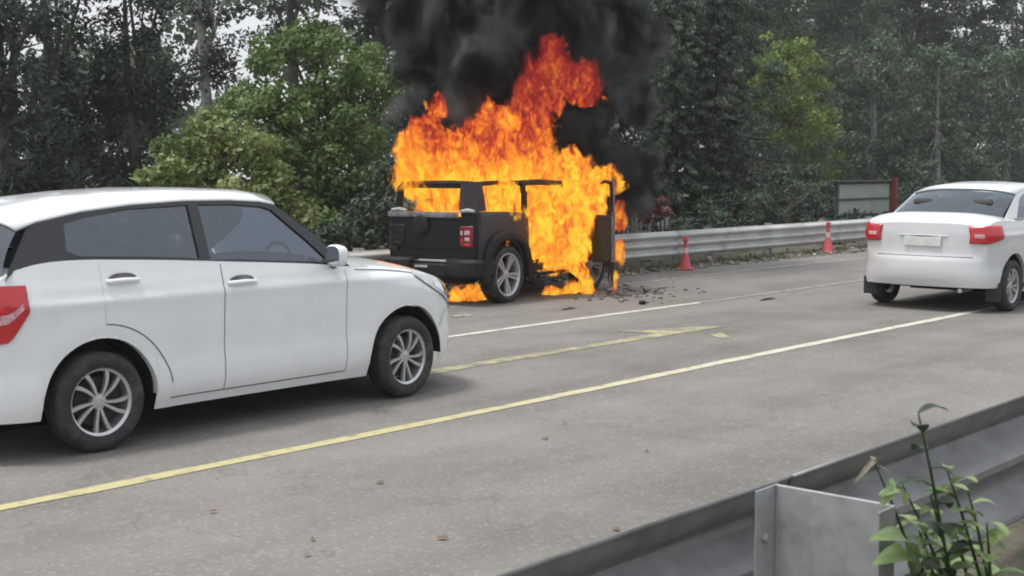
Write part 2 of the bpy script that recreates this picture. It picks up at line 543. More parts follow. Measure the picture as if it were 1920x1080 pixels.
def fire_mat(name, lobes, dens, k, z0, zs, warp=0.5, wsc=2.4, sc=7.0, bias=0.0, step=0.15, edge=0.42, soft=0.0):
    """burning gas: a field of soft lobes, torn by turbulence, hotter inside and cooler with height"""
    m = bpy.data.materials.new(name)
    m.use_nodes = True
    t = m.node_tree
    t.nodes.clear()
    lk = t.links.new
    out = N(t, 'ShaderNodeOutputMaterial')
    tc = N(t, 'ShaderNodeTexCoord')

    def math_(op, a, b=None, c=None, clamp=False):
        n = N(t, 'ShaderNodeMath', operation=op)
        n.use_clamp = clamp
        for i, v in enumerate((a, b, c)):
            if v is None: continue
            if isinstance(v, (int, float)): n.inputs[i].default_value = v
            else: lk(v, n.inputs[i])
        return n.outputs[0]

    def vmath(op, a, b):
        n = N(t, 'ShaderNodeVectorMath', operation=op)
        for i, v in enumerate((a, b)):
            if isinstance(v, (tuple, list, Vector)): n.inputs[i].default_value = tuple(v)
            elif v is not None: lk(v, n.inputs[i])
        return n
    P = tc.outputs['Object']
    st = vmath('MULTIPLY', P, (1, 1, 0.62)).outputs[0]
    w1 = N(t, 'ShaderNodeTexNoise', Scale=wsc, Detail=5.0, Roughness=0.62)
    lk(st, w1.inputs['Vector'])
    wv = vmath('SUBTRACT', w1.outputs['Color'], (0.5, 0.5, 0.42)).outputs[0]
    wv = vmath('MULTIPLY', wv, (warp, warp, warp * 1.9)).outputs[0]
    Pw = vmath('ADD', P, wv).outputs[0]
    f = None
    for c, r in lobes:
        d = vmath('SUBTRACT', Pw, c).outputs[0]
        d = vmath('MULTIPLY', d, (1 / r[0], 1 / r[1], 1 / r[2]))
        ln = N(t, 'ShaderNodeVectorMath', operation='LENGTH')
        lk(d.outputs[0], ln.inputs[0])
        v = math_('SUBTRACT', 1.0, ln.outputs['Value'])
        if f is None: f = v
        else:
            n = N(t, 'ShaderNodeMath', operation='SMOOTH_MAX')
            lk(f, n.inputs[0])
            lk(v, n.inputs[1])
            n.inputs[2].default_value = 0.06
            f = n.outputs[0]
    n1 = N(t, 'ShaderNodeTexNoise', Scale=sc, Detail=6.0, Roughness=0.68, Distortion=0.9)
    lk(st, n1.inputs['Vector'])
    n2 = N(t, 'ShaderNodeTexNoise', Scale=sc * 0.3, Detail=2.0)
    lk(st, n2.inputs['Vector'])
    sp = N(t, 'ShaderNodeSeparateXYZ')
    lk(P, sp.inputs[0])
    hz = N(t, 'ShaderNodeMapRange')
    for nm, v in (('From Min', z0), ('From Max', z0 + zs), ('To Min', 0.0), ('To Max', 1.0)):
        hz.inputs[nm].default_value = v
    lk(sp.outputs['Z'], hz.inputs['Value'])
    e1 = math_('MULTIPLY_ADD', n1.outputs['Fac'], 1.2, -0.62)
    fe = math_('ADD', f, e1)
    dn = N(t, 'ShaderNodeMapRange', interpolation_type='SMOOTHSTEP')
    for nm, v in (('From Min', 0.10), ('From Max', 0.10 + edge), ('To Min', 0.0), ('To Max', dens)):
        dn.inputs[nm].default_value = v
    lk(fe, dn.inputs['Value'])
    thin = math_('MULTIPLY_ADD', hz.outputs[0], -soft, 1.0)
    D = math_('MULTIPLY', dn.outputs[0], thin)
    T = math_('MULTIPLY_ADD', n1.outputs['Fac'], 4.0, -1.93 + bias)
    T = math_('MULTIPLY_ADD', n2.outputs['Fac'], 0.9, T)
    T = math_('MULTIPLY_ADD', f, 1.0, T)
    T = math_('MULTIPLY_ADD', hz.outputs[0], -0.80, T)
    T = math_('SUBTRACT', T, 0.35, clamp=True)
    col = ramp(t, T, [(0.02, (0.16, 0.012, 0.012)), (0.16, (0.46, 0.035, 0.028)), (0.30, (0.74, 0.12, 0.02)), (0.46, (0.88, 0.25, 0.022)), (0.64, (0.98, 0.40, 0.026)), (0.88, (1.0, 0.58, 0.05))])
    ab = N(t, 'ShaderNodeVolumeAbsorption')
    ab.inputs['Color'].default_value = (0, 0, 0, 1)
    lk(D, ab.inputs['Density'])
    em = N(t, 'ShaderNodeEmission')
    lk(col, em.inputs['Color'])
    lk(math_('MULTIPLY', D, k), em.inputs['Strength'])
    ad = N(t, 'ShaderNodeAddShader')
    lk(ab.outputs[0], ad.inputs[0])
    lk(em.outputs[0], ad.inputs[1])
    lk(ad.outputs[0], out.inputs['Volume'])
    m.cycles.volume_step_rate = step
    return m


def smoke_mat(name, lobes, dens, col, step=0.3, sc=0.9, warp=1.1, edge=0.5):
    """soot: soft lobes torn by large turbulence, with light and dark folds painted into its colour"""
    m = bpy.data.materials.new(name)
    m.use_nodes = True
    t = m.node_tree
    t.nodes.clear()
    lk = t.links.new
    out = N(t, 'ShaderNodeOutputMaterial')
    tc = N(t, 'ShaderNodeTexCoord')
    P = tc.outputs['Object']

    def vm(op, a, b):
        n = N(t, 'ShaderNodeVectorMath', operation=op)
        for i, v in enumerate((a, b)):
            if isinstance(v, (tuple, list, Vector)): n.inputs[i].default_value = tuple(v)
            else: lk(v, n.inputs[i])
        return n.outputs[0]
    st = vm('MULTIPLY', P, (1, 1, 0.7))
    w1 = N(t, 'ShaderNodeTexNoise', Scale=sc, Detail=4.0, Roughness=0.55)
    lk(st, w1.inputs['Vector'])
    wv = vm('MULTIPLY', vm('SUBTRACT', w1.outputs['Color'], (0.5, 0.5, 0.5)), (warp, warp, warp * 1.2))
    Pw = vm('ADD', P, wv)
    f = None
    for c, r in lobes:
        ln = N(t, 'ShaderNodeVectorMath', operation='DISTANCE')
        lk(Pw, ln.inputs[0])
        ln.inputs[1].default_value = tuple(c)
        v = N(t, 'ShaderNodeMath', operation='MULTIPLY_ADD')
        lk(ln.outputs['Value'], v.inputs[0])
        v.inputs[1].default_value = -1 / r
        v.inputs[2].default_value = 1.0
        if f is None: f = v.outputs[0]
        else:
            n = N(t, 'ShaderNodeMath', operation='SMOOTH_MAX')
            lk(f, n.inputs[0])
            lk(v.outputs[0], n.inputs[1])
            n.inputs[2].default_value = 0.1
            f = n.outputs[0]
    n1 = N(t, 'ShaderNodeTexNoise', Scale=sc * 2.2, Detail=5.0, Roughness=0.6, Distortion=0.8)
    lk(st, n1.inputs['Vector'])
    e = N(t, 'ShaderNodeMath', operation='MULTIPLY_ADD')
    lk(n1.outputs['Fac'], e.inputs[0])
    e.inputs[1].default_value = 1.1
    e.inputs[2].default_value = -0.55
    fe = N(t, 'ShaderNodeMath', operation='ADD')
    lk(f, fe.inputs[0])
    lk(e.outputs[0], fe.inputs[1])
    d = N(t, 'ShaderNodeMapRange', interpolation_type='SMOOTHSTEP')
    for nm, v in (('From Min', 0.02), ('From Max', 0.02 + edge), ('To Min', 0.0), ('To Max', dens)):
        d.inputs[nm].default_value = v
    lk(fe.outputs[0], d.inputs['Value'])
    n2 = N(t, 'ShaderNodeTexNoise', Scale=sc * 1.1, Detail=3.0, Roughness=0.5, Distortion=1.6)
    lk(Pw, n2.inputs['Vector'])
    cc = ramp(t, n2.outputs['Fac'], [(0.42, tuple(c * 0.3 for c in col)), (0.50, col), (0.58, tuple(c * 2.6 for c in col))])  # lit and shaded folds put into the smoke colour by noise
    pv = N(t, 'ShaderNodeVolumePrincipled')
    lk(cc, pv.inputs['Color'])
    pv.inputs['Anisotropy'].default_value = 0.1
    lk(d.outputs[0], pv.inputs['Density'])
    lk(pv.outputs[0], out.inputs['Volume'])
    m.cycles.volume_step_rate = step
    return m


# ------------------------------------------------------------------ setting: ground, road, markings
def sheet(name, x0, x1, y0, y1, z, mat, parent=None, kind='structure'):
    o = MB().add([(x0, y0, z), (x1, y0, z), (x1, y1, z), (x0, y1, z)], [(0, 1, 2, 3)]).build(name, mat, parent, smooth=0)
    if kind: o['kind'] = kind
    return o


sheet('ground', -66, 226, -36, 136, -0.06, M['soil'])
RZ = 0.0
road = sheet('road', -60, 220, 2.55, 13.25, RZ, M['road'])


def wobbly_line(name, x0, x1, yc, wd, mat, seed, dz=0.004, gaps=()):
    """painted strip with slightly uneven edges"""
    rng = random.Random(seed)
    mb = MB()
    n = int((x1 - x0) / 0.25)
    rows = []
    for i in range(n + 1):
        x = x0 + (x1 - x0) * i / n
        y = yc + 0.012 * math.sin(x * 0.7) + rng.uniform(-0.004, 0.004)
        h = wd / 2 * (1 + rng.uniform(-0.12, 0.12))
        rows.append([(x, y - h, RZ + dz), (x, y + h, RZ + dz)])
    mb.grid(rows)
    o = mb.build(name, mat, None, smooth=0)
    o['kind'] = 'structure'
    return o


wobbly_line('yellow_line', -40, 200, 6.29, 0.115, M['line_yellow'], 1)
wobbly_line('lane_line', 6.0, 14.2, 9.32, 0.10, M['line_white'], 2)
wobbly_line('lane_line', 14.2, 200, 9.32, 0.09, M['line_edge'], 22)
wobbly_line('edge_line', 14.5, 200, 11.62, 0.13, M['line_edge'], 3)

# faded yellow arrow in the lane
ar = MB()
zz = RZ + 0.004
ar.grid([[(7.4, 7.72, zz), (7.4, 7.90, zz)], [(8.6, 7.75, zz), (8.6, 7.92, zz)], [(9.9, 7.74, zz), (9.9, 7.88, zz)], [(11.25, 7.72, zz), (11.25, 7.93, zz)]])
ar.add([(10.95, 8.38, zz + 0.0005), (11.1, 8.36, zz), (11.25, 7.93, zz), (11.25, 7.72, zz), (12.25, 7.70, zz), (12.1, 7.86, zz)], [(0, 1, 2, 3, 4, 5)])
ar.add([(11.3, 7.12, zz), (11.5, 7.16, zz), (11.75, 7.45, zz), (11.5, 7.42, zz)], [(0, 1, 2, 3)])
o = ar.build('lane_arrow', M['line_arrow'], None, smooth=0)
o['kind'] = 'structure'

# median strip on the near side and the gravel verge below the far rail
verge = MB()
rng = random.Random(5)
rows = []
for i in range(141):
    x = -30 + i * 1.2
    rows.append([(x, 12.75 + 0.18 * math.sin(x * 1.3) + rng.uniform(-0.1, 0.1), 0.004), (x, 13.2, 0.05 + rng.uniform(0, 0.03)), (x, 14.2, 0.06), (x, 30, 0.25), (x, 60, 1.0)])
verge.grid(rows)
o = verge.build('verge', M['soil'])
o['kind'] = 'structure'
sheet('median', -30, 120, -6, 2.45, 0.02, M['soil'])
kb = MB()
kb.box((45, 2.5, 0.05), (150, 0.12, 0.14))
o = kb.build('kerb', M['concrete'], None, smooth=0, bevel=0.012)
o['kind'] = 'structure'


# ------------------------------------------------------------------ foliage builders
def leaf_cloud(centers, radii, counts, size, rng, up=0.35, flat=1.0, droop=0.0, aspect=0.55, shell=0.5):
    """numpy cloud of small rhombic leaves round the sub-clump centres; returns a mesh"""
    P, SZ = [], []
    for c, r, n in zip(centers, radii, counts):
        d = rng.normal(size=(n, 3))
        d /= np.linalg.norm(d, axis=1)[:, None]
        rr = r * (shell + (1 - shell) * rng.random(n) ** 0.6)
        P.append(np.array(c) + d * rr[:, None] * np.array([1, 1, flat]))
        SZ.append(d)
    P = np.concatenate(P)
    D = np.concatenate(SZ)
    n = len(P)
    nor = D * 0.6 + rng.normal(size=(n, 3)) * 0.6 + np.array([0, 0, up])
    nor /= np.linalg.norm(nor, axis=1)[:, None]
    a = rng.normal(size=(n, 3)) + np.array([0, 0, -droop * 2])
    a -= nor * np.sum(a * nor, axis=1)[:, None]
    a /= np.linalg.norm(a, axis=1)[:, None]
    b = np.cross(nor, a)
    s = size * (0.6 + 0.8 * rng.random(n))[:, None]
    V = np.stack([P - a * s * 0.5, P + b * s * aspect * 0.5 - nor * s * 0.08, P + a * s * 0.5 - nor * s * 0.12, P - b * s * aspect * 0.5 - nor * s * 0.08], axis=1).reshape(-1, 3)
    me = bpy.data.meshes.new('crown')
    me.vertices.add(4 * n)
    me.vertices.foreach_set('co', V.astype(np.float32).ravel())
    me.loops.add(4 * n)
    me.loops.foreach_set('vertex_index', np.arange(4 * n, dtype=np.int32))
    me.polygons.add(n)
    me.polygons.foreach_set('loop_start', np.arange(0, 4 * n, 4, dtype=np.int32))
    me.polygons.foreach_set('loop_total', np.full(n, 4, dtype=np.int32))
    at_ = me.attributes.new('tint', 'FLOAT', 'FACE')
    clump = np.repeat(rng.normal(size=len(counts)), counts)
    tint = np.clip(0.5 + 0.22 * clump + 0.2 * rng.normal(size=n), 0, 1)
    at_.data.foreach_set('value', tint.astype(np.float32))
    me.update(calc_edges=True)
    return me


def sub_clumps(big, rng, per, rsub, squash=1.0):
    """scatter small clumps over the surface of the big lobes"""
    cs, rs = [], []
    for (c, r) in big:
        c = np.array(c)
        k = max(5, int(per * r * r))
        d = rng.normal(size=(k, 3))
        d /= np.linalg.norm(d, axis=1)[:, None]
        rr = r * (0.45 + 0.6 * rng.random(k) ** 0.7)
        p = c + d * rr[:, None] * np.array([1, 1, squash])
        cs += list(p)
        rs += list(rsub * (0.6 + 0.8 * rng.random(k)))
    return cs, rs


def tree(name, label, base, lobes, leaf, size, seed, per=14, rsub=0.36, leaves_per=60, group=None, bark='bark', trunk_r=0.12, squash=0.9, flat=0.7, droop=0.0, aspect=0.55, cat='tree', up=0.35, stems=1, minz=0.15):
    rng = np.random.default_rng(seed)
    base = Vector(base)
    root = thing(name, label, cat, base, 0, group)
    loc = [(Vector(c) - base, r) for c, r in lobes]
    tk = MB()
    top = max(loc, key=lambda q: q[0].z)[0]
    zmin = min(q[0].z for q in loc)
    for s_ in range(stems):
        off = Vector((rng.uniform(-.3, .3), rng.uniform(-.3, .3), 0)) if stems > 1 else Vector((0, 0, 0))
        fork = off * 1.5 + Vector((top.x * 0.35, top.y * 0.35, max(0.25, zmin * 0.8)))
        pts = [off * 0.6 - Vector((0, 0, 0.1)), off + (fork - off) * 0.5 + Vector((rng.uniform(-.06, .06), rng.uniform(-.06, .06), 0)), fork, fork.lerp(top, 0.5) + Vector((rng.uniform(-.12, .12), rng.uniform(-.12, .12), 0)), top]
        tk.tube(pts, [trunk_r * 1.25, trunk_r, trunk_r * 0.85, trunk_r * 0.5, trunk_r * 0.15], 7)
    limbs = MB()
    for c, r in loc:
        f = rng.uniform(0.25, 0.7)
        st = fork.lerp(top, f * 0.8) if c.z > fork.z else fork * 0.8
        mid = st.lerp(c, 0.5) + Vector((rng.uniform(-.15, .15), rng.uniform(-.15, .15), rng.uniform(0, .2)))
        limbs.tube([st, mid, c + Vector((0, 0, r * 0.3))], [trunk_r * 0.45, trunk_r * 0.28, trunk_r * 0.08], 6)
        for q in range(3):
            d = Vector(rng.normal(size=3)).normalized()
            limbs.tube([mid.lerp(c, 0.6), c + d * r * 0.85], [trunk_r * 0.16, trunk_r * 0.04], 5)
    tk.build('trunk', M[bark], root)
    limbs.build('limb', M[bark], root)
    cs, rs = sub_clumps([(c, r) for c, r in loc], rng, per, rsub, squash)
    keep = [(c, r) for c, r in zip(cs, rs) if c[2] > minz]
    cs = [k[0] for k in keep]
    rs = [k[1] for k in keep]
    me = leaf_cloud(cs, rs, [max(6, int(leaves_per * (r / rsub) ** 2)) for r in rs], size, rng, flat=flat, droop=droop, aspect=aspect, up=up, shell=0.35)
    link('crown', me, M[leaf], root)
    return root


def L(px, py, Y, rpx, dy=0.0):
    """a lobe of a crown, given where it stands"""
    p = at(px, py, Y)
    return (p + Vector((0, dy, 0)), rpx * px_m(Y, px))


def gbase(px, Y, z=0.1):
    p = at(px, 312, Y)
    return Vector((p.x, p.y, z))

# ------------------------------------------------------------------ white hatchback (local x forward, near side is -y)
REAR = -1.88
XF, XR, TR, WB_ARCH = 1.31, -1.25, 0.305, 0.385
ZS = [(-1.88, 1.02), (-1.75, 1.12), (-1.5, 1.165), (-1.0, 1.15), (-0.26, 1.10), (0.46, 1.045), (0.75, 1.01), (1.1, 0.985), (1.4, 0.945), (1.7, 0.875), (1.93, 0.79), (2.05, 0.72), (2.16, 0.62)]
WZ = [(0.15, 0.78), (0.24, 0.818), (0.32, 0.85), (0.42, 0.862), (0.55, 0.852), (0.70, 0.860), (0.86, 0.866), (0.915, 0.872), (0.945, 0.858), (1.0, 0.845), (1.05, 0.83), (1.17, 0.80)]


def plan(x):
    if x > 1.3:
        s = (x - 1.3) / 0.865
        return max(0.0, 1 - s ** 2.5) ** (1 / 2.5)
    if x < REAR + 0.38:
        s = (REAR + 0.38 - x) / 0.38
        return 1 - 0.13 * s ** 2.4
    return 1.0


def zs_(x): return lerp_tab(ZS, x)


def W_(x, z):
    zt = zs_(x)
    b = lerp_tab(WZ, z)
    for xa in (XF, XR):
        d = math.hypot((x - xa) / 0.52, (z - 0.31) / 0.52)
        b += 0.014 * math.exp(-((d - 0.85) / 0.22) ** 2)
    e = zt - z
    if x > 0.75 and e < 0.14:
        b -= 0.055 * (1 - e / 0.14) ** 2 * min(1, (x - 0.75) / 0.3)
    return b * plan(x)


def zb_(x):
    z = 0.205 + 0.02 * max(0, x - 1.6) / 0.5
    if x < REAR + 0.26: z = 0.24 if REAR > -2 else 0.30
    for xa in (XF, XR):
        d = abs(x - xa)
        if d < WB_ARCH: z = max(z, 0.31 + math.sqrt(WB_ARCH ** 2 - d * d) if d < WB_ARCH - 1e-6 else z)
    return z


def stations():
    xs = list(np.linspace(REAR, REAR + 0.38, 9)) + ([-1.75, -1.68] if REAR < -2 else []) + list(np.linspace(-0.86, 0.86, 26)) + list(np.linspace(1.70, 2.05, 16)) + [2.08, 2.11, 2.13, 2.15, 2.16]
    for xa in (XF, XR):
        for k in range(33):
            xs.append(xa - WB_ARCH * math.cos(math.pi * k / 32))
        xs += [xa - WB_ARCH - 0.001, xa + WB_ARCH + 0.001]
    xs = sorted(set(round(x, 4) for x in xs))
    return xs


def car_wheel(parent, x, y, side, steer=0.0):
    """side -1: outer face towards -y"""
    wt = bpy.data.objects.new('wheel', None)
    C.objects.link(wt)
    wt.parent = parent
    wt.location = (x, y, TR)
    wt.rotation_euler = (0, 0, steer if side < 0 else steer + math.pi)
    r, h = TR, 0.095
    prof = [(0.205, -h * 0.8), (0.225, -h * 0.95), (0.26, -h), (0.287, -h * 0.88), (r - 0.004, -h * 0.62), (r, -h * 0.5), (r, -0.03), (r - 0.007, -0.027), (r - 0.007, -0.018), (r, -0.015), (r, 0.015), (r - 0.007, 0.018), (r - 0.007, 0.027), (r, 0.03), (r, h * 0.5), (0.287, h * 0.88), (0.26, h), (0.205, h * 0.8)]
    MB().lathe(prof, 48).build('tyre', M['rubber'], wt, smooth=0.7)
    rim = MB()
    rim.lathe([(0.207, -0.082), (0.212, -0.074), (0.204, -0.066), (0.19, -0.060), (0.182, 0.02), (0.18, 0.07)], 48)
    rim.lathe([(0.0, -0.052), (0.018, -0.056), (0.03, -0.052), (0.045, -0.05), (0.052, -0.04), (0.052, -0.01)], 24)
    for k in range(10):                      # swept spokes, in pairs
        a0 = 2 * math.pi * k / 10 + (0.11 if k % 2 else -0.11)
        rows = []
        for q in range(7):
            u = q / 6
            rr = 0.04 + 0.155 * u
            a = a0 + 0.13 * u * u - 0.02 - (0.05 * u if k % 2 else -0.05 * u)
            hw = 0.0085 + 0.008 * u
            dx, dz = math.cos(a), math.sin(a)
            tx, tz = -dz, dx
            yy = -0.052 - 0.010 * math.sin(u * 2.6)
            rows.append([(rr * dx + tx * hw, yy + 0.02, rr * dz + tz * hw), (rr * dx + tx * hw * 0.8, yy, rr * dz + tz * hw * 0.8), (rr * dx - tx * hw * 0.8, yy, rr * dz - tz * hw * 0.8), (rr * dx - tx * hw, yy + 0.02, rr * dz - tz * hw)])
        rim.grid(rows)
    rim.build('rim', M['alloy'], wt, smooth=0.7)
    MB().lathe([(0.0, -0.012), (0.15, -0.012), (0.15, 0.03), (0.0, 0.03)], 32).build('brake_disc', M['alloy_dark'], wt)
    return wt


def surf_patch(lo, hi, x0, x1, nx, nz, off=0.003, side=-1):
    """grid on the body side between curves lo(x), hi(x), pushed out"""
    rows = []
    for i in range(nx + 1):
        x = x0 + (x1 - x0) * i / nx
        r = []
        for j in range(nz + 1):
            z = lo(x) + (hi(x) - lo(x)) * j / nz
            r.append((x, side * (W_(x, z) + off), z))
        rows.append(r)
    return rows


def seam_line(pts, side=-1, wd=0.005, off=0.0042):
    """dark shut line along (x, z) points on the body side"""
    mb = MB()
    rows = []
    for i, (x, z) in enumerate(pts):
        a, b = pts[max(0, i - 1)], pts[min(len(pts) - 1, i + 1)]
        d = Vector((b[0] - a[0], b[1] - a[1])).normalized()
        n = Vector((-d.y, d.x)) * wd / 2
        rows.append([(x + n.x, side * (W_(x + n.x, z + n.y) + off), z + n.y), (x - n.x, side * (W_(x - n.x, z - n.y) + off), z - n.y)])
    mb.grid(rows)
    return mb


def smooth_path(pts, n=40):
    pts = [Vector(p) for p in pts]
    ts = [0]
    for i in range(1, len(pts)): ts.append(ts[-1] + (pts[i] - pts[i - 1]).length)
    out = []
    for k in range(n + 1):
        t = ts[-1] * k / n
        out.append((lerp_tab([(ts[i], pts[i].x) for i in range(len(pts))], t), lerp_tab([(ts[i], pts[i].y) for i in range(len(pts))], t)))
    return out


def hatchback(loc, label, paint, group=None, steer=0.0):
    root = thing('hatchback_car', label, 'car', loc, 0, group)
    xs = stations()
    NZ = 30
    body = MB()
    for sd_ in (-1, 1):
        rows = []
        for x in xs:
            z0, z1 = zb_(x), zs_(x)
            rows.append([(x, sd_ * W_(x, z0 + (z1 - z0) * j / NZ), z0 + (z1 - z0) * j / NZ) for j in range(NZ + 1)])
        body.grid(rows)
        # arch lips
        for xa in (XF, XR):
            rows = []
            for k in range(33):
                t = math.pi * k / 32
                x = xa - WB_ARCH * math.cos(t)
                z = max(zb_(x), 0.31 + WB_ARCH * math.sin(t))
                wv = W_(x, z)
                rows.append([(x, sd_ * wv, z), (x, sd_ * (wv - 0.05), z)])
            body.grid(rows)
        # sill underside
        rows = [[(x, sd_ * W_(x, 0.205), 0.205), (x, sd_ * (W_(x, 0.205) - 0.12), 0.19)] for x in np.linspace(-0.865, 0.865, 12)]
        body.grid(rows)
    # bonnet
    rows = []
    for x in [q for q in xs if q >= 0.72] :
        ys = W_(x, zs_(x))
        crown = lerp_tab([(0.72, 0.07), (1.1, 0.07), (1.6, 0.075), (2.0, 0.05), (2.16, 0.0)], x)
        rows.append([(x, ys * t, zs_(x) + crown * (1 - abs(t) ** 2.4)) for t in np.linspace(-1, 1, 21)])
    body.grid(rows)
    # tail: hatch and rear bumper closing face
    x = -1.88
    rows = []
    for j in range(NZ + 1):
        z = zb_(x) + (zs_(x) - zb_(x)) * j / NZ
        bow = lerp_tab([(0.24, 0.02), (0.40, 0.075), (0.60, 0.07), (0.68, 0.035), (0.9, 0.02), (1.02, 0.0)], z)
        rows.append([(x - bow * (1 - abs(t) ** 3) - 0.04 * (1 - t * t), W_(x, z) * t, z) for t in np.linspace(-1, 1, 17)])
    body.grid(rows)
    # deck between hatch top and the glass line
    rows = []
    for x in (-1.88, -1.8, -1.72):
        ys = W_(x, zs_(x))
        rows.append([(x - (0.04 * (1 - t * t) if x < -1.87 else 0), ys * t, zs_(x)) for t in np.linspace(-1, 1, 9)])
    body.grid(rows)
    body.build('body', M[paint], root, smooth=0.7)

    # doors: skins just proud of the body with dark shut lines round them
    ux = lambda x: 0.275
    def door_lo(x):
        d = abs(x - XR)
        z = 0.262
        if d < 0.50: z = max(z, 0.31 + math.sqrt(max(0, 0.50 ** 2 - d * d)) - 0.03)
        return z
    top = lambda x: zs_(x) - 0.012
    for sd_ in (-1, 1):
        fd = MB().grid(surf_patch(lambda x: 0.272, top, -0.345, 0.70, 30, 28, 0.003, sd_))
        d1 = fd.build('door', M[paint], root, smooth=0.7)
        rdr = MB().grid(surf_patch(door_lo, top, -1.22, -0.352, 30, 28, 0.003, sd_))
        d2 = rdr.build('door', M[paint], root, smooth=0.7)
        seam_line(smooth_path([(-0.349, 0.268), (-0.349, 0.6), (-0.349, 1.09)]), sd_).build('shut_line', M['seam'], root, smooth=0)
        seam_line(smooth_path([(0.703, 0.27), (0.703, 0.6), (0.703, 0.99)]), sd_, 0.004).build('shut_line', M['seam'], root, smooth=0)
        seam_line([(x, 0.268) for x in np.linspace(-0.76, 0.703, 40)], sd_, 0.007).build('shut_line', M['seam'], root, smooth=0)
        seam_line([(x, door_lo(x) - 0.003) for x in np.linspace(-1.22, -0.76, 40)], sd_, 0.006).build('shut_line', M['seam'], root, smooth=0)
        seam_line(smooth_path([(1.66, 0.50), (1.72, 0.56), (1.78, 0.60), (1.86, 0.625)]), sd_, 0.004).build('shut_line', M['seam'], root, smooth=0)
        seam_line([(x, zs_(x) - 0.018) for x in np.linspace(0.80, 1.40, 24)], sd_, 0.006).build('shut_line', M['seam'], root, smooth=0)
        # handles
        for (hx, hz, par) in ((-0.20, 0.965, d1), (-1.08, 1.03, d2)):
            h = MB()
            wv = sd_ * (W_(hx, hz))
            h.tube([(hx - 0.105, wv, hz), (hx - 0.09, wv + sd_ * 0.030, hz), (hx, wv + sd_ * 0.040, hz + 0.003), (hx + 0.09, wv + sd_ * 0.030, hz), (hx + 0.105, wv, hz)], [0.013, 0.016, 0.017, 0.016, 0.013], 10)
            h.build('door_handle', M[paint], par)
            cup = MB().add([(hx + 0.10 * math.cos(t), wv + sd_ * 0.005, hz + 0.012 + 0.035 * math.sin(t)) for t in np.linspace(0, 2 * math.pi, 20, endpoint=False)], [tuple(range(20))])
            cup.build('handle_recess', M['ash_grey'], par, smooth=0)
        # headlamp
        hl_hi = lambda x: lerp_tab([(1.38, 0.945), (1.62, 0.892), (1.83, 0.825), (1.99, 0.74), (2.11, 0.62)], x)
        hl_lo = lambda x: lerp_tab([(1.38, 0.925), (1.52, 0.840), (1.74, 0.735), (1.95, 0.625), (2.11, 0.54)], x)
        lamp = MB().grid(surf_patch(hl_lo, hl_hi, 1.38, 2.10, 26, 6, 0.006, sd_))
        hl = lamp.build('headlamp', M['lamp_glass'], root, smooth=0.8)
        lo2 = lambda x: hl_lo(x) - 0.012
        MB().grid(surf_patch(lo2, hl_lo, 1.39, 2.10, 26, 1, 0.0065, sd_)).build('lamp_edge', M['gloss_black'], hl, smooth=0.8)
        lo3 = lambda x: hl_lo(x) + (hl_hi(x) - hl_lo(x)) * 0.25
        hi3 = lambda x: hl_lo(x) + (hl_hi(x) - hl_lo(x)) * 0.7
        MB().grid(surf_patch(lo3, hi3, 1.62, 1.95, 12, 3, 0.009, sd_)).build('lamp_reflector', M['chrome'], hl, smooth=0.8)
        # mirror on the door
        mr = MB()
        mx0, my0, mz0 = 0.545, sd_ * 0.955, 1.105
        ring = []
        for q, (dx, sc) in enumerate(((-0.05, 0.86), (-0.04, 0.97), (-0.01, 1.0), (0.025, 0.9), (0.05, 0.66), (0.06, 0.3))):
            ring.append([(mx0 + dx, my0 + sd_ * 0.085 * sc * math.copysign(abs(math.cos(t)) ** 0.7, math.cos(t)), mz0 + 0.078 * sc * math.copysign(abs(math.sin(t)) ** 0.7, math.sin(t))) for t in np.linspace(0, 2 * math.pi, 25)])
        mr.grid(ring)
        mr.add(ring[-1][:-1], [tuple(range(24))])
        mo = mr.build('mirror', M[paint], root, smooth=0.8)
        MB().add([(p[0] + 0.004, my0 + (p[1] - my0) * 0.93, mz0 + (p[2] - mz0) * 0.93) for p in ring[0][:-1]], [tuple(range(24))]).build('mirror_glass', M['chrome'], mo, smooth=0)
        MB().tube([(0.60, sd_ * 0.79, 1.03), (0.60, sd_ * 0.86, 1.045), (0.565, sd_ * 0.90, 1.06)], [0.045, 0.034, 0.03], 8).build('mirror_arm', M['trim_black'], mo)
        # tail lamp on the corner
        rows = []
        for i in range(13):
            u = i / 12
            if u < 0.55:
                x = -1.70 - 0.18 * (u / 0.55)
                f = lambda z, x=x: (x, sd_ * (W_(x, z) + 0.012), z)
            else:
                q = (u - 0.55) / 0.45
                t = 1 - q * 0.30
                f = lambda z, t=t: (-1.88 - lerp_tab([(0.68, 0.035), (0.9, 0.02), (1.02, 0.0)], z) * (1 - t ** 3) - 0.04 * (1 - t * t) - 0.012, sd_ * W_(-1.88, z) * t, z)
            zl, zh = 0.70 + 0.05 * abs(u - 0.6), (1.04 if u < .5 else 0.99) - 0.04 * max(0, u - 0.55)
            if u < 0.3: zl += (0.3 - u) * 0.5
            rows.append([f(zl + (zh - zl) * j / 6) for j in range(7)])
        tlo = MB().grid(rows).build('tail_lamp', M['red_lamp'], root, smooth=0.8)
        MB().grid([[(p[0] - 0.004, p[1] + sd_ * 0.004, p[2]) for p in r[2:4]] for r in rows[1:12]]).build('lamp_lens', M['lens_pink'], tlo, smooth=0.8)

    # greenhouse: black pillars, white roof, tinted panes
    def side_y(x, z): return 0.800 - 0.36 * (z - 1.08) - 0.03 * max(0, x) ** 2 - 0.05 * max(0, -x - 1.0) ** 2
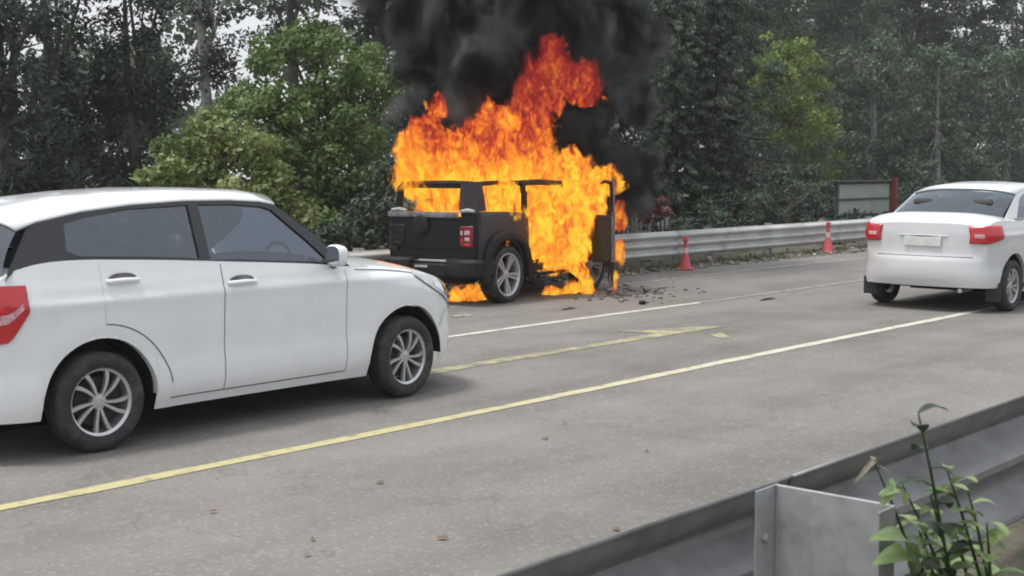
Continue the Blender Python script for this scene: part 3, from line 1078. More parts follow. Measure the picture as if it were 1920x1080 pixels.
    outline = [(-1.80, 1.07), (-1.72, 1.13)] + [(x, zs_(x) - 0.03) for x in np.linspace(-1.6, 0.6, 14)] + [(0.80, 0.985), (0.72, 1.055), (0.55, 1.19), (0.38, 1.325), (0.22, 1.452), (0.1, 1.476), (-0.15, 1.49), (-0.5, 1.492), (-0.9, 1.475), (-1.25, 1.44), (-1.55, 1.385), (-1.62, 1.35)]
    front_pane = [(-0.405, 1.112)] + [(x, zs_(x) + 0.012) for x in np.linspace(-0.2, 0.52, 8)] + [(0.560, 1.080), (0.44, 1.195), (0.30, 1.315), (0.18, 1.420), (0.10, 1.443), (-0.15, 1.463), (-0.405, 1.466)]
    rear_pane = [(-1.40, 1.215), (-1.32, 1.182), (-1.0, 1.167), (-0.75, 1.150), (-0.485, 1.128), (-0.485, 1.466), (-0.9, 1.450), (-1.2, 1.415), (-1.38, 1.375)]
    for sd_ in (-1, 1):
        polys = [outline, front_pane, rear_pane]
        loops = [[Vector((x, z, 0)) for x, z in p] for p in polys]
        tri = tessellate_polygon(loops)
        flat_pts = [p for l in loops for p in l]
        mb = MB().add([(p.x, sd_ * side_y(p.x, p.y), p.y) for p in flat_pts], [tuple(t) for t in tri])
        mb.build('pillar_frame', M['gloss_black'], root, smooth=0, solid=0.03)
        for pane in (front_pane, rear_pane):
            cx = sum(p[0] for p in pane) / len(pane)
            cz = sum(p[1] for p in pane) / len(pane)
            pl = [Vector((cx + (x - cx) * 1.01, cz + (z - cz) * 1.02, 0)) for x, z in pane]
            tri = tessellate_polygon([pl])
            MB().add([(p.x, sd_ * (side_y(p.x, p.y) + 0.003), p.y) for p in pl], [tuple(t) for t in tri]).build('side_window', M['glass'], root, smooth=0)
    # roof
    rows = []
    for x, z in ((0.225, 1.456), (0.1, 1.480), (-0.15, 1.494), (-0.5, 1.497), (-0.9, 1.48), (-1.25, 1.446), (-1.55, 1.392), (-1.68, 1.352)):
        ye = side_y(x, z) + 0.006
        row = []
        for t in np.linspace(-1, 1, 21):
            e = 1 - abs(t) ** 3
            row.append((x + (0.16 * (1 - t * t) if x > 0.2 else (0.10 * (1 - t * t) if x > 0.05 else (-0.06 * (1 - t * t) if x < -1.6 else 0))), ye * t, z + 0.058 * e + 0.014 * (1 - t ** 8)))
        rows.append(row)
    MB().grid(rows).build('roof', M[paint], root, smooth=0.9, solid=0.02)
    roof_front, roof_rear = rows[0], rows[-1]
    # windscreen and rear glass
    rws = []
    for k in range(9):
        u = k / 8
        row = []
        for i, t in enumerate(np.linspace(-1, 1, 21)):
            a = Vector(roof_front[i]) - Vector((0, 0, 0.012))
            b = Vector((0.80 + 0.30 * (1 - t * t), 0.765 * t, 1.0 + 0.045 * (1 - t * t)))
            row.append(a.lerp(b, u) + Vector((0, 0, 0.03 * math.sin(math.pi * u))))
        rws.append(row)
    MB().grid(rws).build('windscreen', M['glass'], root, smooth=0.9)
    rws = []
    for k in range(7):
        u = k / 6
        row = []
        for i, t in enumerate(np.linspace(-1, 1, 21)):
            a = Vector(roof_rear[i]) - Vector((0, 0, 0.015))
            b = Vector((-1.80 - 0.08 * (1 - t * t), 0.74 * t, 1.08))
            row.append(a.lerp(b, u) - Vector((0.02 * math.sin(math.pi * u), 0, 0)))
        rws.append(row)
    MB().grid(rws).build('rear_window', M['glass'], root, smooth=0.9)
    # cabin
    cab = MB()
    cab.box((-0.4, 0, 0.42), (2.5, 1.4, 0.30))
    cab.box((0.80, 0, 0.86), (0.34, 1.40, 0.22))
    cab.box((-1.5, 0, 0.85), (0.5, 1.35, 0.5))
    cab.build('dashboard', M['seat'], root, bevel=0.03)
    for sx, sy in ((-0.25, -0.36), (-0.25, 0.36), (-1.1, -0.38), (-1.1, 0.38)):
        s_ = MB()
        s_.box((sx, sy, 0.64), (0.5, 0.48, 0.16))
        s_.box((sx - 0.25, sy, 0.93), (0.14, 0.46, 0.58), Matrix.Rotation(R(-14), 3, 'Y'))
        s_.box((sx - 0.34, sy, 1.26), (0.10, 0.26, 0.19), Matrix.Rotation(R(-10), 3, 'Y'))
        s_.build('seat', M['seat'], root, bevel=0.04, seg=3)
    st = MB()
    st.lathe([(0.175, -0.013), (0.19, 0.0), (0.175, 0.013), (0.16, 0.0)], 28, closed=True)
    sw = st.build('steering_wheel', M['trim_black'], root)
    sw.location = (0.50, -0.36, 1.0)
    sw.rotation_euler = (0, 0, R(90))
    sw.rotation_euler = Matrix.Rotation(R(90), 3, 'Z').to_euler()
    # underside, liners, grille, bumpers
    ub = MB()
    ub.box((0.03, 0, 0.32), (1.74, 1.42, 0.28))
    ub.box((0.03, 0, 0.25), (1.70, 1.05, 0.24))  # low dark pan added to block light and deepen the shadow beneath
    ub.box((0.0, 0, 0.30), (3.5, 1.0, 0.31))
    ub.box((1.86, 0, 0.36), (0.26, 0.9, 0.24))
    ub.box((-1.72, 0, 0.40), (0.24, 1.40, 0.26))
    for xa in (XF, XR):
        for sd_ in (-1, 1):
            rows = []
            for k in range(17):
                t = math.pi * k / 16
                rows.append([(xa - 0.375 * math.cos(t), sd_ * 0.83, 0.30 + 0.375 * math.sin(t)), (xa - 0.375 * math.cos(t), sd_ * 0.52, 0.30 + 0.375 * math.sin(t))])
            ub.grid(rows)
            ub.add([(xa - 0.375 * math.cos(math.pi * k / 16), sd_ * 0.52, 0.30 + 0.375 * math.sin(math.pi * k / 16)) for k in range(17)], [tuple(range(17))])
    ub.build('underbody', M['under'], root, smooth=0.5)
    gr = MB()
    rows = []
    for z in np.linspace(0.30, 0.56, 6):
        rows.append([(2.166 - 1.1 * (y_ * y_) * 0.55 + 0.008, y_, z) for y_ in np.linspace(-0.36, 0.36, 15)])
    gr.grid(rows)
    gr.build('grille', M['gloss_black'], root, smooth=0.8)
    vl = MB()
    rows = []
    for z in (0.20, 0.30, 0.40):
        rows.append([(-1.885 - 0.075 * (1 - abs(t) ** 3) - 0.04 * (1 - t * t) + 0.006 - (0.012), W_(-1.88, 0.35) * t * 0.99, z) for t in np.linspace(-1, 1, 17)])
    vl.grid(rows)
    vl.build('bumper_valance', M['trim_black'], root, smooth=0.8)
    MB().box((-1.972, 0, 0.80), (0.012, 0.46, 0.11)).build('number_plate', M['plate'], root, bevel=0.004)
    MB().tube([(-1.95, -0.25, 0.985), (-1.965, 0, 0.99), (-1.95, 0.25, 0.985)], 0.014, 8).build('hatch_trim', M['chrome'], root)
    # wheels
    for x in (XF, XR):
        for sd_ in (-1, 1):
            car_wheel(root, x, sd_ * 0.775, sd_, steer if x > 0 else 0)
    return root


swift = hatchback((5.58, 7.95, 0), 'white hatchback with black pillars driving past the fire in the near lane', 'white_paint', 'cars driving past the fire', steer=R(5))


def sedan(loc, label, paint, group=None):
    """saloon with a boot; shares the wheel arches and front end of the hatchback"""
    global ZS, REAR, XR
    old = ZS, REAR, XR
    XR = -1.55
    ZS = [(-2.1, 1.0), (-2.02, 1.06), (-1.85, 1.085), (-1.4, 1.07), (-1.0, 1.075), (-0.26, 1.06), (0.46, 1.03), (0.75, 1.01), (1.1, 0.985), (1.4, 0.945), (1.7, 0.875), (1.93, 0.79), (2.05, 0.72), (2.16, 0.62)]
    REAR = -2.1
    root = thing('saloon_car', label, 'car', loc, 0, group)
    xs = stations()
    NZ = 30
    body = MB()
    for sg in (-1, 1):
        body.grid([[(x, sg * W_(x, zb_(x) + (zs_(x) - zb_(x)) * j / NZ), zb_(x) + (zs_(x) - zb_(x)) * j / NZ) for j in range(NZ + 1)] for x in xs])
        for xa in (XF, XR):
            rows = []
            for k in range(33):
                t = math.pi * k / 32
                x = xa - WB_ARCH * math.cos(t)
                z = max(zb_(x), 0.31 + WB_ARCH * math.sin(t))
                rows.append([(x, sg * W_(x, z), z), (x, sg * (W_(x, z) - 0.05), z)])
            body.grid(rows)
    rows = []
    for x in [q for q in xs if q >= 0.72]:
        ys = W_(x, zs_(x))
        crown = lerp_tab([(0.72, 0.07), (1.1, 0.07), (1.6, 0.075), (2.0, 0.05), (2.16, 0.0)], x)
        rows.append([(x, ys * t, zs_(x) + crown * (1 - abs(t) ** 2.4)) for t in np.linspace(-1, 1, 21)])
    body.grid(rows)
    tail = lambda z: lerp_tab([(0.24, 0.02), (0.40, 0.08), (0.60, 0.07), (0.68, 0.03), (0.9, 0.015), (1.0, 0.0)], z)
    rows = []
    for j in range(NZ + 1):
        z = zb_(REAR) + (zs_(REAR) - zb_(REAR)) * j / NZ
        rows.append([(REAR - tail(z) * (1 - abs(t) ** 3) - 0.07 * (1 - t * t), W_(REAR, z) * t, z + 0.05 * (1 - t ** 4) * (j / NZ) ** 3) for t in np.linspace(-1, 1, 17)])
    body.grid(rows)
    rows = []
    for x in [REAR, -2.06, -1.98, -1.88, -1.75, -1.55, -1.4]:
        ys = W_(x, zs_(x))
        cr = lerp_tab([(-2.1, 0.05), (-1.95, 0.085), (-1.4, 0.07)], x)
        rows.append([(x - (0.07 * (1 - t * t) if x < -2.095 else 0), ys * t, zs_(x) + cr * (1 - t ** 4)) for t in np.linspace(-1, 1, 17)])
    body.grid(rows)
    body.build('body', M[paint], root, smooth=0.7)
    top = lambda x: zs_(x) - 0.012
    for sg in (-1, 1):
        f1 = MB().grid(surf_patch(lambda x: 0.272, top, -0.345, 0.70, 24, 12, 0.003, sg)).build('door', M[paint], root, smooth=0.7)
        f2 = MB().grid(surf_patch(lambda x: max(0.262, 0.28 + math.sqrt(max(0, 0.25 - (x - XR) ** 2))), top, -1.2, -0.352, 24, 12, 0.003, sg)).build('door', M[paint], root, smooth=0.7)
        for x in (-0.349, 0.703):
            seam_line(smooth_path([(x, 0.268), (x, 0.6), (x, zs_(x) - 0.02)]), sg).build('shut_line', M['seam'], root, smooth=0)
        for hx, par in ((-0.20, f1), (-1.05, f2)):
            wv = sg * W_(hx, 0.93)
            MB().tube([(hx - 0.105, wv, 0.93), (hx - 0.09, wv + sg * 0.03, 0.93), (hx + 0.09, wv + sg * 0.03, 0.93), (hx + 0.105, wv, 0.93)], 0.015, 8).build('door_handle', M[paint], par)
        MB().grid(surf_patch(lambda x: lerp_tab([(1.36, 0.925), (1.7, 0.745), (2.1, 0.545)], x), lambda x: lerp_tab([(1.36, 0.945), (1.7, 0.86), (2.1, 0.62)], x), 1.36, 2.09, 20, 5, 0.006, sg)).build('headlamp', M['lamp_glass'], root, smooth=0.8)
        rows = []
        for i in range(15):
            u = i / 14
            zl, zh = 0.815 + 0.02 * abs(u - 0.6), 1.03 - 0.03 * max(0, u - 0.5)
            row = []
            for j in range(7):
                z = zl + (zh - zl) * j / 6
                if u < 0.5:
                    x = REAR + 0.20 * (1 - u / 0.5)
                    z = max(z, zl + (0.5 - u) * 0.10)
                    row.append((x, sg * (W_(x, z) + 0.012), z))
                else:
                    t = 1 - (u - 0.5) / 0.5 * 0.26
                    row.append((REAR - tail(z) * (1 - t ** 3) - 0.07 * (1 - t * t) - 0.012, sg * W_(REAR, z) * t, z))
            rows.append(row)
        tl = MB().grid(rows).build('tail_lamp', M['red_lamp'], root, smooth=0.8, solid=0.02)
        lens = [[(p[0] - 0.013, p[1], 0.92 + (p[2] - 0.92) * 0.3) for p in r] for r in rows[8:13]]
        MB().grid(lens).build('lamp_lens', M['lens_pink'], tl, smooth=0.8)
        mr = MB()
        ring = [[(0.62 + dx, sg * (0.97 + 0.11 * sc * math.cos(t)), 1.10 + 0.075 * sc * math.sin(t)) for t in np.linspace(0, 2 * math.pi, 21)] for dx, sc in ((-0.08, 0.85), (-0.03, 1.0), (0.03, 0.8), (0.07, 0.3))]
        mr.grid(ring)
        mr.build('mirror', M[paint], root, smooth=0.8, solid=0.01)
    sy = lambda x, z: 0.775 - 0.38 * (z - 1.05) - 0.03 * max(0, x) ** 2 - 0.06 * max(0, -x - 0.8) ** 2
    outline = [(-1.62, 1.05)] + [(x, zs_(x) - 0.03) for x in np.linspace(-1.5, 0.6, 12)] + [(0.80, 0.985), (0.55, 1.17), (0.22, 1.40), (0.05, 1.44), (-0.3, 1.455), (-0.75, 1.43), (-1.0, 1.38)]
    panes = ([(-0.40, 1.085), (0.1, 1.07), (0.52, 1.055), (0.54, 1.08), (0.20, 1.345), (0.08, 1.395), (-0.40, 1.41)], [(-1.25, 1.10), (-0.50, 1.09), (-0.50, 1.41), (-0.75, 1.395), (-0.98, 1.33)])
    for sg in (-1, 1):
        loops = [[Vector((x, z, 0)) for x, z in p] for p in [outline, *panes]]
        tri = tessellate_polygon(loops)
        fl_ = [p for l in loops for p in l]
        MB().add([(p.x, sg * sy(p.x, p.y), p.y) for p in fl_], [tuple(t) for t in tri]).build('pillar_frame', M[paint], root, smooth=0, solid=0.03)
        for pane in panes:
            MB().add([(x, sg * (sy(x, z) + 0.003), z) for x, z in pane], [tuple(t) for t in tessellate_polygon([[Vector((x, z, 0)) for x, z in pane]])]).build('side_window', M['glass'], root, smooth=0)
    rows = []
    for x, z in ((0.225, 1.405), (0.05, 1.445), (-0.3, 1.460), (-0.75, 1.435), (-1.02, 1.382)):
        rows.append([(x + (0.14 * (1 - t * t) if x > 0.2 else (-0.08 * (1 - t * t) if x < -1 else 0)), (sy(x, z) + 0.005) * t, z + 0.06 * (1 - abs(t) ** 3)) for t in np.linspace(-1, 1, 17)])
    MB().grid(rows).build('roof', M[paint], root, smooth=0.9, solid=0.02)
    for nm, edge, bx, by, bz in (('windscreen', rows[0], 0.80, 0.75, 1.0), ('rear_window', rows[-1], -1.62, 0.70, 1.08)):
        g = []
        for k in range(7):
            u = k / 6
            g.append([Vector(edge[i]).lerp(Vector((bx + (0.28 if bx > 0 else -0.06) * (1 - t * t), by * t, bz + 0.06 * (1 - t ** 4))), u) + Vector((0, 0, 0.02 * math.sin(math.pi * u) - 0.012)) for i, t in enumerate(np.linspace(-1, 1, 17))])
        MB().grid(g).build(nm, M['glass'], root, smooth=0.9)
    cab = MB()
    cab.box((-0.4, 0, 0.42), (2.5, 1.4, 0.30))
    cab.box((0.80, 0, 0.86), (0.34, 1.40, 0.22))
    cab.box((-1.35, 0, 0.85), (0.4, 1.3, 0.44))
    cab.build('cabin_floor', M['seat'], root, bevel=0.03)
    for sx, sy_ in ((-0.25, -0.36), (-0.25, 0.36), (-1.0, -0.38), (-1.0, 0.38)):
        s_ = MB()
        s_.box((sx, sy_, 0.64), (0.5, 0.48, 0.16))
        s_.box((sx - 0.25, sy_, 0.93), (0.14, 0.46, 0.58), Matrix.Rotation(R(-14), 3, 'Y'))
        s_.box((sx - 0.34, sy_, 1.24), (0.10, 0.26, 0.17), Matrix.Rotation(R(-10), 3, 'Y'))
        s_.build('seat', M['seat'], root, bevel=0.04)
    MB().box((0.0, 0, 0.305), (1.72, 1.50, 0.33)).build('underbody', M['under'], root)
    MB().box((-1.9, 0, 0.37), (0.34, 1.0, 0.20)).build('boot_floor', M['under'], root, bevel=0.04)
    for xa in (XF, XR):
        for sg in (-1, 1):
            ub = MB()
            ub.grid([[(xa - 0.375 * math.cos(math.pi * k / 16), sg * 0.83, 0.30 + 0.375 * math.sin(math.pi * k / 16)), (xa - 0.375 * math.cos(math.pi * k / 16), sg * 0.52, 0.30 + 0.375 * math.sin(math.pi * k / 16))] for k in range(17)])
            ub.add([(xa - 0.375 * math.cos(math.pi * k / 16), sg * 0.52, 0.30 + 0.375 * math.sin(math.pi * k / 16)) for k in range(17)], [tuple(range(17))])
            ub.build('wheel_liner', M['under'], root, smooth=0.5)
    for sg in (-1, 1):
        MB().box((XR - 0.40, sg * 0.775, 0.25), (0.012, 0.18, 0.22)).build('mud_flap', M['trim_black'], root)
    MB().tube([(REAR + 0.3, -0.45, 0.27), (REAR - 0.04, -0.45, 0.26)], 0.028, 10).build('exhaust_pipe', M['alloy'], root)
    MB().box((REAR - 0.105, 0, 0.83), (0.012, 0.46, 0.11)).build('number_plate', M['plate'], root, bevel=0.004)
    MB().tube([(REAR - 0.075, -0.3, 0.90), (REAR - 0.102, 0, 0.905), (REAR - 0.075, 0.3, 0.90)], 0.014, 8).build('boot_trim', M['chrome'], root)
    seam = MB()
    seam.grid([[(REAR - tail(z) * (1 - abs(t) ** 3) - 0.07 * (1 - t * t) - 0.005, W_(REAR, z) * t, z) for z in (0.655, 0.662)] for t in np.linspace(-0.8, 0.8, 15)])
    seam.build('shut_line', M['seam'], root)
    for x in (XF, XR):
        for sg in (-1, 1):
            car_wheel(root, x, sg * 0.775, sg)
    ZS, REAR, XR = old
    return root


second = sedan((17.37, 6.82, 0), 'silver white saloon with red tail lamps driving off on the right', 'silver_paint', 'cars driving past the fire')

# ------------------------------------------------------------------ burning off-road car (local x forward, near side at y = 0)
JP = ground(955, 568)
JROT = R(8)
JM = Matrix.Translation(JP) @ Matrix.Rotation(JROT, 4, 'Z')


def jl(x, y, z): return JM @ Vector((x, y, z))


jeep = thing('burning_car', 'black open topped off road car engulfed in flames beside the guardrail', 'car', JP, JROT)
Y0, Y1 = 0.055, 1.435
AR, AZ = 0.43, 0.36


def jtop(x): return lerp_tab([(-0.59, 1.165), (0.0, 1.15), (0.52, 1.12)], x)


def jbot(x):
    z = 0.50 if x < 0 else 0.46
    if abs(x) < AR: z = max(z, AZ + math.sqrt(AR * AR - x * x))
    return z


for side, yy, sg in ((0, Y0, 1), (1, Y1, -1)):
    q = MB()
    xs = sorted(set([round(v, 4) for v in list(np.linspace(-0.59, -AR, 4)) + [-AR * math.cos(math.pi * k / 24) for k in range(25)] + list(np.linspace(AR, 0.53, 3))]))
    rows = []
    for x in xs:
        z0, z1 = jbot(x), jtop(x)
        rows.append([(x, yy + sg * (0.035 * ((z - 0.8) / 0.37) ** 2 if z > 0.8 else 0), z) for z in np.linspace(z0, z1, 11)])
    q.grid(rows)
    q.build('quarter_panel', M['scorched'], jeep, smooth=0.5, solid=0.02)
    fl = MB()
    rows = []
    for k in range(25):
        t = R(-8 + 196 * k / 24)
        sq = 1.0 + 0.07 * abs(math.sin(2 * t)) ** 2
        c_, s_ = -math.cos(t), math.sin(t)
        prof = [(0.56, 0.03), (0.555, -0.045), (0.52, -0.075), (0.455, -0.08), (0.43, -0.06), (0.43, 0.06)]
        rows.append([(c_ * r * sq, yy + sg * yo, AZ + s_ * r * sq) for r, yo in prof])
    fl.grid(rows)
    fl.build('wheel_flare', M['burnt'], jeep, smooth=0.5)
    # front wing with its own flare
    w2 = MB()
    xs = sorted(set([round(v, 4) for v in list(np.linspace(1.66, 2.13 - AR, 3)) + [2.13 - AR * math.cos(math.pi * k / 24) for k in range(25)] + list(np.linspace(2.13 + AR, 2.72, 3))]))
    rows = []
    for x in xs:
        z0 = 0.44
        if abs(x - 2.13) < AR: z0 = max(z0, AZ + math.sqrt(AR * AR - (x - 2.13) ** 2))
        zt = lerp_tab([(1.66, 1.03), (2.2, 0.99), (2.72, 0.92)], x)
        rows.append([(x, yy + sg * (0.02 + 0.03 * (z > 0.8) * (z - 0.8)), z) for z in np.linspace(z0, zt, 8)])
    w2.grid(rows)
    w2.build('front_wing', M['burnt_paint'], jeep, smooth=0.5, solid=0.02)
    fl = MB()
    rows = []
    for k in range(25):
        t = R(-8 + 196 * k / 24)
        sq = 1.0 + 0.07 * abs(math.sin(2 * t)) ** 2
        c_, s_ = -math.cos(t), math.sin(t)
        rows.append([(2.13 + c_ * r * sq, yy + sg * yo, AZ + s_ * r * sq) for r, yo in [(0.56, 0.03), (0.555, -0.045), (0.52, -0.075), (0.455, -0.08), (0.43, -0.06), (0.43, 0.06)]])
    fl.grid(rows)
    fl.build('wheel_flare', M['burnt'], jeep, smooth=0.5)
    sl2 = MB()
    sl2.box((1.09, yy + sg * 0.02, 0.415), (1.16, 0.07, 0.10))
    sl2.tube([(0.55, yy - sg * 0.05, 0.36), (0.65, yy - sg * 0.09, 0.33), (1.5, yy - sg * 0.09, 0.33), (1.62, yy - sg * 0.05, 0.36)], 0.022, 8)
    sl2.build('sill', M['burnt'], jeep, bevel=0.01)

# tailgate with pressed panel, lip and latch
tg = MB()
tg.box((-0.585, 0.745, 0.83), (0.04, 1.30, 0.54))
tgo = tg.build('tailgate', M['burnt_paint'], jeep, bevel=0.015)
tp = MB()
tp.box((-0.612, 0.80, 0.86), (0.018, 0.98, 0.34))
tp.build('pressed_panel', M['burnt_paint'], tgo, bevel=0.012)
tl_ = MB()
rows = []
for y in np.linspace(0.33, 1.44, 12):
    rows.append([(-0.58, y, 1.155), (-0.625, y, 1.15), (-0.64, y, 1.125), (-0.635, y, 1.09), (-0.605, y, 1.08)])
tl_.grid(rows)
tl_.build('tailgate_lip', M['ash_grey'], tgo, smooth=0.7)
tb = MB()
tb.lathe([(0.0, -0.03), (0.10, -0.03), (0.13, -0.015), (0.135, 0.02), (0.0, 0.02)], 28)
bk = tb.build('wheel_bracket', M['burnt'], tgo, smooth=0.6)
bk.rotation_euler = (0, 0, R(-90))
bk.location = (-0.63, 0.92, 0.98)
hg = MB()
for z in (0.68, 0.96):
    hg.box((-0.615, 1.36, z), (0.035, 0.14, 0.05))
hg.build('hinge', M['burnt'], tgo, bevel=0.008)
MB().box((-0.615, 0.86, 0.545), (0.03, 0.86, 0.028)).build('chrome_strip', M['galv'], tgo, bevel=0.006)

# rear corner posts either side of the tailgate
for yy, sg in ((Y0, 1), (Y1, -1)):
    cp = MB()
    cp.box((-0.56, yy + sg * 0.14, 0.83), (0.06, 0.28, 0.66))
    cpo = cp.build('corner_panel', M['burnt_paint'], jeep, bevel=0.02)
    lampo = MB().box((-0.60, yy + sg * 0.165, 0.855), (0.06, 0.20, 0.27)).build('tail_lamp', M['red_dark'] if sg > 0 else M['burnt'], jeep, bevel=0.018)
    if sg < 0: lampo['label'] = 'charred tail lamp'
    for y_, z_, dy_, dz_, mt in ((0.15, 0.905, 0.08, 0.055, 'lens_pink'), (0.15, 0.825, 0.075, 0.045, 'lens_pink'), (0.235, 0.90, 0.035, 0.05, 'lens_pink'), (0.235, 0.80, 0.03, 0.06, 'red_lamp'), (0.15, 0.755, 0.10, 0.035, 'red_lamp')):
        MB().box((-0.632, yy + sg * y_, z_), (0.010, dy_, dz_)).build('lamp_lens', M[mt] if sg > 0 else M['burnt'], lampo, bevel=0.005)
    MB().tube([(-0.62, yy + sg * 0.05, 1.17), (-0.60, yy + sg * 0.16, 1.18), (-0.60, yy + sg * 0.27, 1.165)], [0.02, 0.028, 0.02], 8).build('roof_clamp', M['galv'], cpo)
    bp_ = MB()
    rows = []
    for y, x in ((0.0, -0.30), (0.0, -0.60), (0.03, -0.66), (0.12, -0.69), (0.45, -0.69)):
        rows.append([(x, yy + sg * (y - 0.03), 0.345), (x - (0.03 if x < -0.5 else 0), yy + sg * (y - 0.05), 0.38), (x - (0.03 if x < -0.5 else 0), yy + sg * (y - 0.05), 0.54), (x, yy + sg * (y - 0.02), 0.57), (x + (0.10 if x < -0.55 else 0.0), yy + sg * (y + 0.06), 0.575)])
    bp_.grid(rows)
    bp_.build('bumper_end', M['burnt'], jeep, smooth=0.5, solid=0.015)
br = MB()
br.box((-0.66, 0.745, 0.43), (0.08, 0.62, 0.17))
bro = br.build('rear_bumper', M['burnt'], jeep, bevel=0.02)
MB().box((-0.705, 0.86, 0.475), (0.012, 0.20, 0.03)).build('plate_lamp', M['galv'], bro, bevel=0.004)
MB().tube([(-0.70, 0.5, 0.36), (-0.76, 0.5, 0.35), (-0.77, 0.5, 0.31), (-0.71, 0.5, 0.30)], 0.012, 8).build('tow_hook', M['burnt'], bro)

# floor, chassis, axles
ch = MB()
ch.box((0.60, 0.745, 0.47), (2.40, 1.30, 0.06))
ch.box((1.1, 0.38, 0.36), (3.3, 0.09, 0.14))
ch.box((1.1, 1.11, 0.36), (3.3, 0.09, 0.14))
ch.build('chassis', M['under'], jeep, bevel=0.01)
ax = MB()
for x in (0.0, 2.13):
    ax.tube([(x, 0.14, AZ), (x, 1.35, AZ)], 0.05, 10)
    ax.lathe([(0.0, -0.12), (0.09, -0.10), (0.13, 0), (0.09, 0.10), (0.0, 0.12)], 16, c=(x, 0.8, AZ))
ax.build('axle', M['under'], jeep)
MB().tube([(-0.2, 1.18, 0.36), (-0.66, 1.2, 0.34)], 0.03, 10).build('exhaust_pipe', M['burnt'], jeep)
for x in (0.0, 2.13):
    for yy, sg in ((0.36, -1), (1.13, 1)):
        MB().box((x, yy, 0.72), (0.9, 0.03, 0.56)).build('wheel_liner', M['under'], jeep)
    MB().box((x, 0.745, 0.86), (0.88, 1.25, 0.03)).build('wheel_liner', M['under'], jeep)
MB().box((0.95, 0.745, 0.33), (1.2, 0.62, 0.16)).build('skid_plate', M['under'], jeep, bevel=0.03)
MB().box((-0.42, 0.745, 0.36), (0.3, 0.9, 0.2)).build('fuel_tank', M['under'], jeep, bevel=0.03)

# bonnet, grille, front bumper
bn = MB()
rows = []
for x, z in ((1.66, 1.05), (1.9, 1.05), (2.3, 1.035), (2.62, 1.0), (2.74, 0.94)):
    rows.append([(x, 0.745 + t * lerp_tab([(1.66, 0.60), (2.74, 0.50)], x), z + 0.03 * (1 - t ** 4)) for t in np.linspace(-1, 1, 13)])
bn.grid(rows)
bn.build('bonnet', M['burnt_paint'], jeep, smooth=0.7, solid=0.02)
gg = MB()
gg.box((2.74, 0.745, 0.72), (0.05, 1.16, 0.50))
ggo = gg.build('grille', M['burnt'], jeep, bevel=0.02)
for k in range(7):
    MB().box((2.77, 0.745 + (k - 3) * 0.085, 0.74), (0.02, 0.045, 0.32)).build('grille_slot', M['under'], ggo, bevel=0.008)
for yy in (0.28, 1.21):
    MB().lathe([(0.0, -0.05), (0.08, -0.045), (0.10, -0.02), (0.10, 0.03), (0, 0.03)], 24).build('headlamp', M['lamp_glass'], ggo).matrix_local = Matrix.Translation((2.78, yy, 0.80)) @ Matrix.Rotation(R(90), 4, 'Z')
MB().box((2.84, 0.745, 0.46), (0.14, 1.44, 0.17)).build('front_bumper', M['burnt'], jeep, bevel=0.03)

# roof frame that is left standing
fr_ = MB()
fr_.tube([(-0.55, Y0 + 0.10, 1.16), (-0.545, Y0 + 0.12, 1.44), (-0.52, Y0 + 0.15, 1.50)], [0.03, 0.03, 0.028], 8)
fr_.tube([(-0.55, Y1 - 0.10, 1.16), (-0.545, Y1 - 0.14, 1.44), (-0.52, Y1 - 0.18, 1.495)], [0.05, 0.048, 0.046], 8)
fr_.tube([(-0.52, Y0 + 0.15, 1.50), (-0.53, 0.5, 1.512), (-0.53, 0.9, 1.505), (-0.52, Y1 - 0.18, 1.495)], [0.040, 0.036, 0.038, 0.040], 8)
fr_.box((-0.53, 0.745, 1.485), (0.05, 1.10, 0.075))
fr_.build('rear_frame', M['burnt'], jeep)
hp = MB()
hp.add([(-0.585, Y0 + 0.03, 1.165), (-0.585, Y0 + 0.30, 1.165), (-0.565, Y0 + 0.285, 1.515), (-0.565, Y0 + 0.05, 1.53)], [(0, 1, 2, 3)])
hp.add([(-0.585, Y0 + 0.03, 1.165), (-0.565, Y0 + 0.05, 1.53), (-0.47, Y0 + 0.045, 1.52), (-0.40, Y0 + 0.03, 1.17)], [(0, 1, 2, 3)])
hp.build('roof_corner', M['scorched'], jeep, smooth=0, solid=0.02)
for yy, sg in ((Y0 + 0.05, 1), (Y1 - 0.05, -1)):
    rl = MB()
    rl.box((0.505, yy, 0.94), (0.07, 0.05, 0.92))
    rl.box((0.525, yy + sg * 0.035, 1.44), (0.07, 0.05, 0.12))
    rl.tube([(0.50, yy, 0.48), (0.51, yy, 1.1), (0.52, yy + sg * 0.03, 1.30), (0.56, yy + sg * 0.07, 1.49)], [0.028, 0.026, 0.02, 0.02], 8)
    rl.build('door_pillar', M['burnt'], jeep)
    rr_ = MB()
    rr_.tube([(0.50, yy + sg * 0.065, 1.505), (0.9, yy + sg * 0.06, 1.515), (1.5, yy + sg * 0.06, 1.495)], [0.038, 0.040, 0.036], 8)
    rr_.tube([(-0.50, yy + sg * 0.10, 1.50), (0.0, yy + sg * 0.09, 1.515), (0.50, yy + sg * 0.065, 1.505)], [0.03, 0.03, 0.034], 8)
    rr_.build('roof_rail', M['burnt'], jeep)
    ap = MB()
    ap.tube([(1.74, yy, 1.02), (1.62, yy + sg * 0.03, 1.28), (1.5, yy + sg * 0.06, 1.49)], 0.026, 8)
    ap.build('windscreen_pillar', M['burnt'], jeep)
wf = MB()
wf.tube([(1.5, Y0 + 0.11, 1.49), (1.5, 0.745, 1.51), (1.5, Y1 - 0.11, 1.49)], 0.026, 8)
wf.box((1.72, 0.745, 1.02), (0.06, 1.3, 0.06))
wf.build('windscreen_frame', M['burnt'], jeep)
rc = MB()
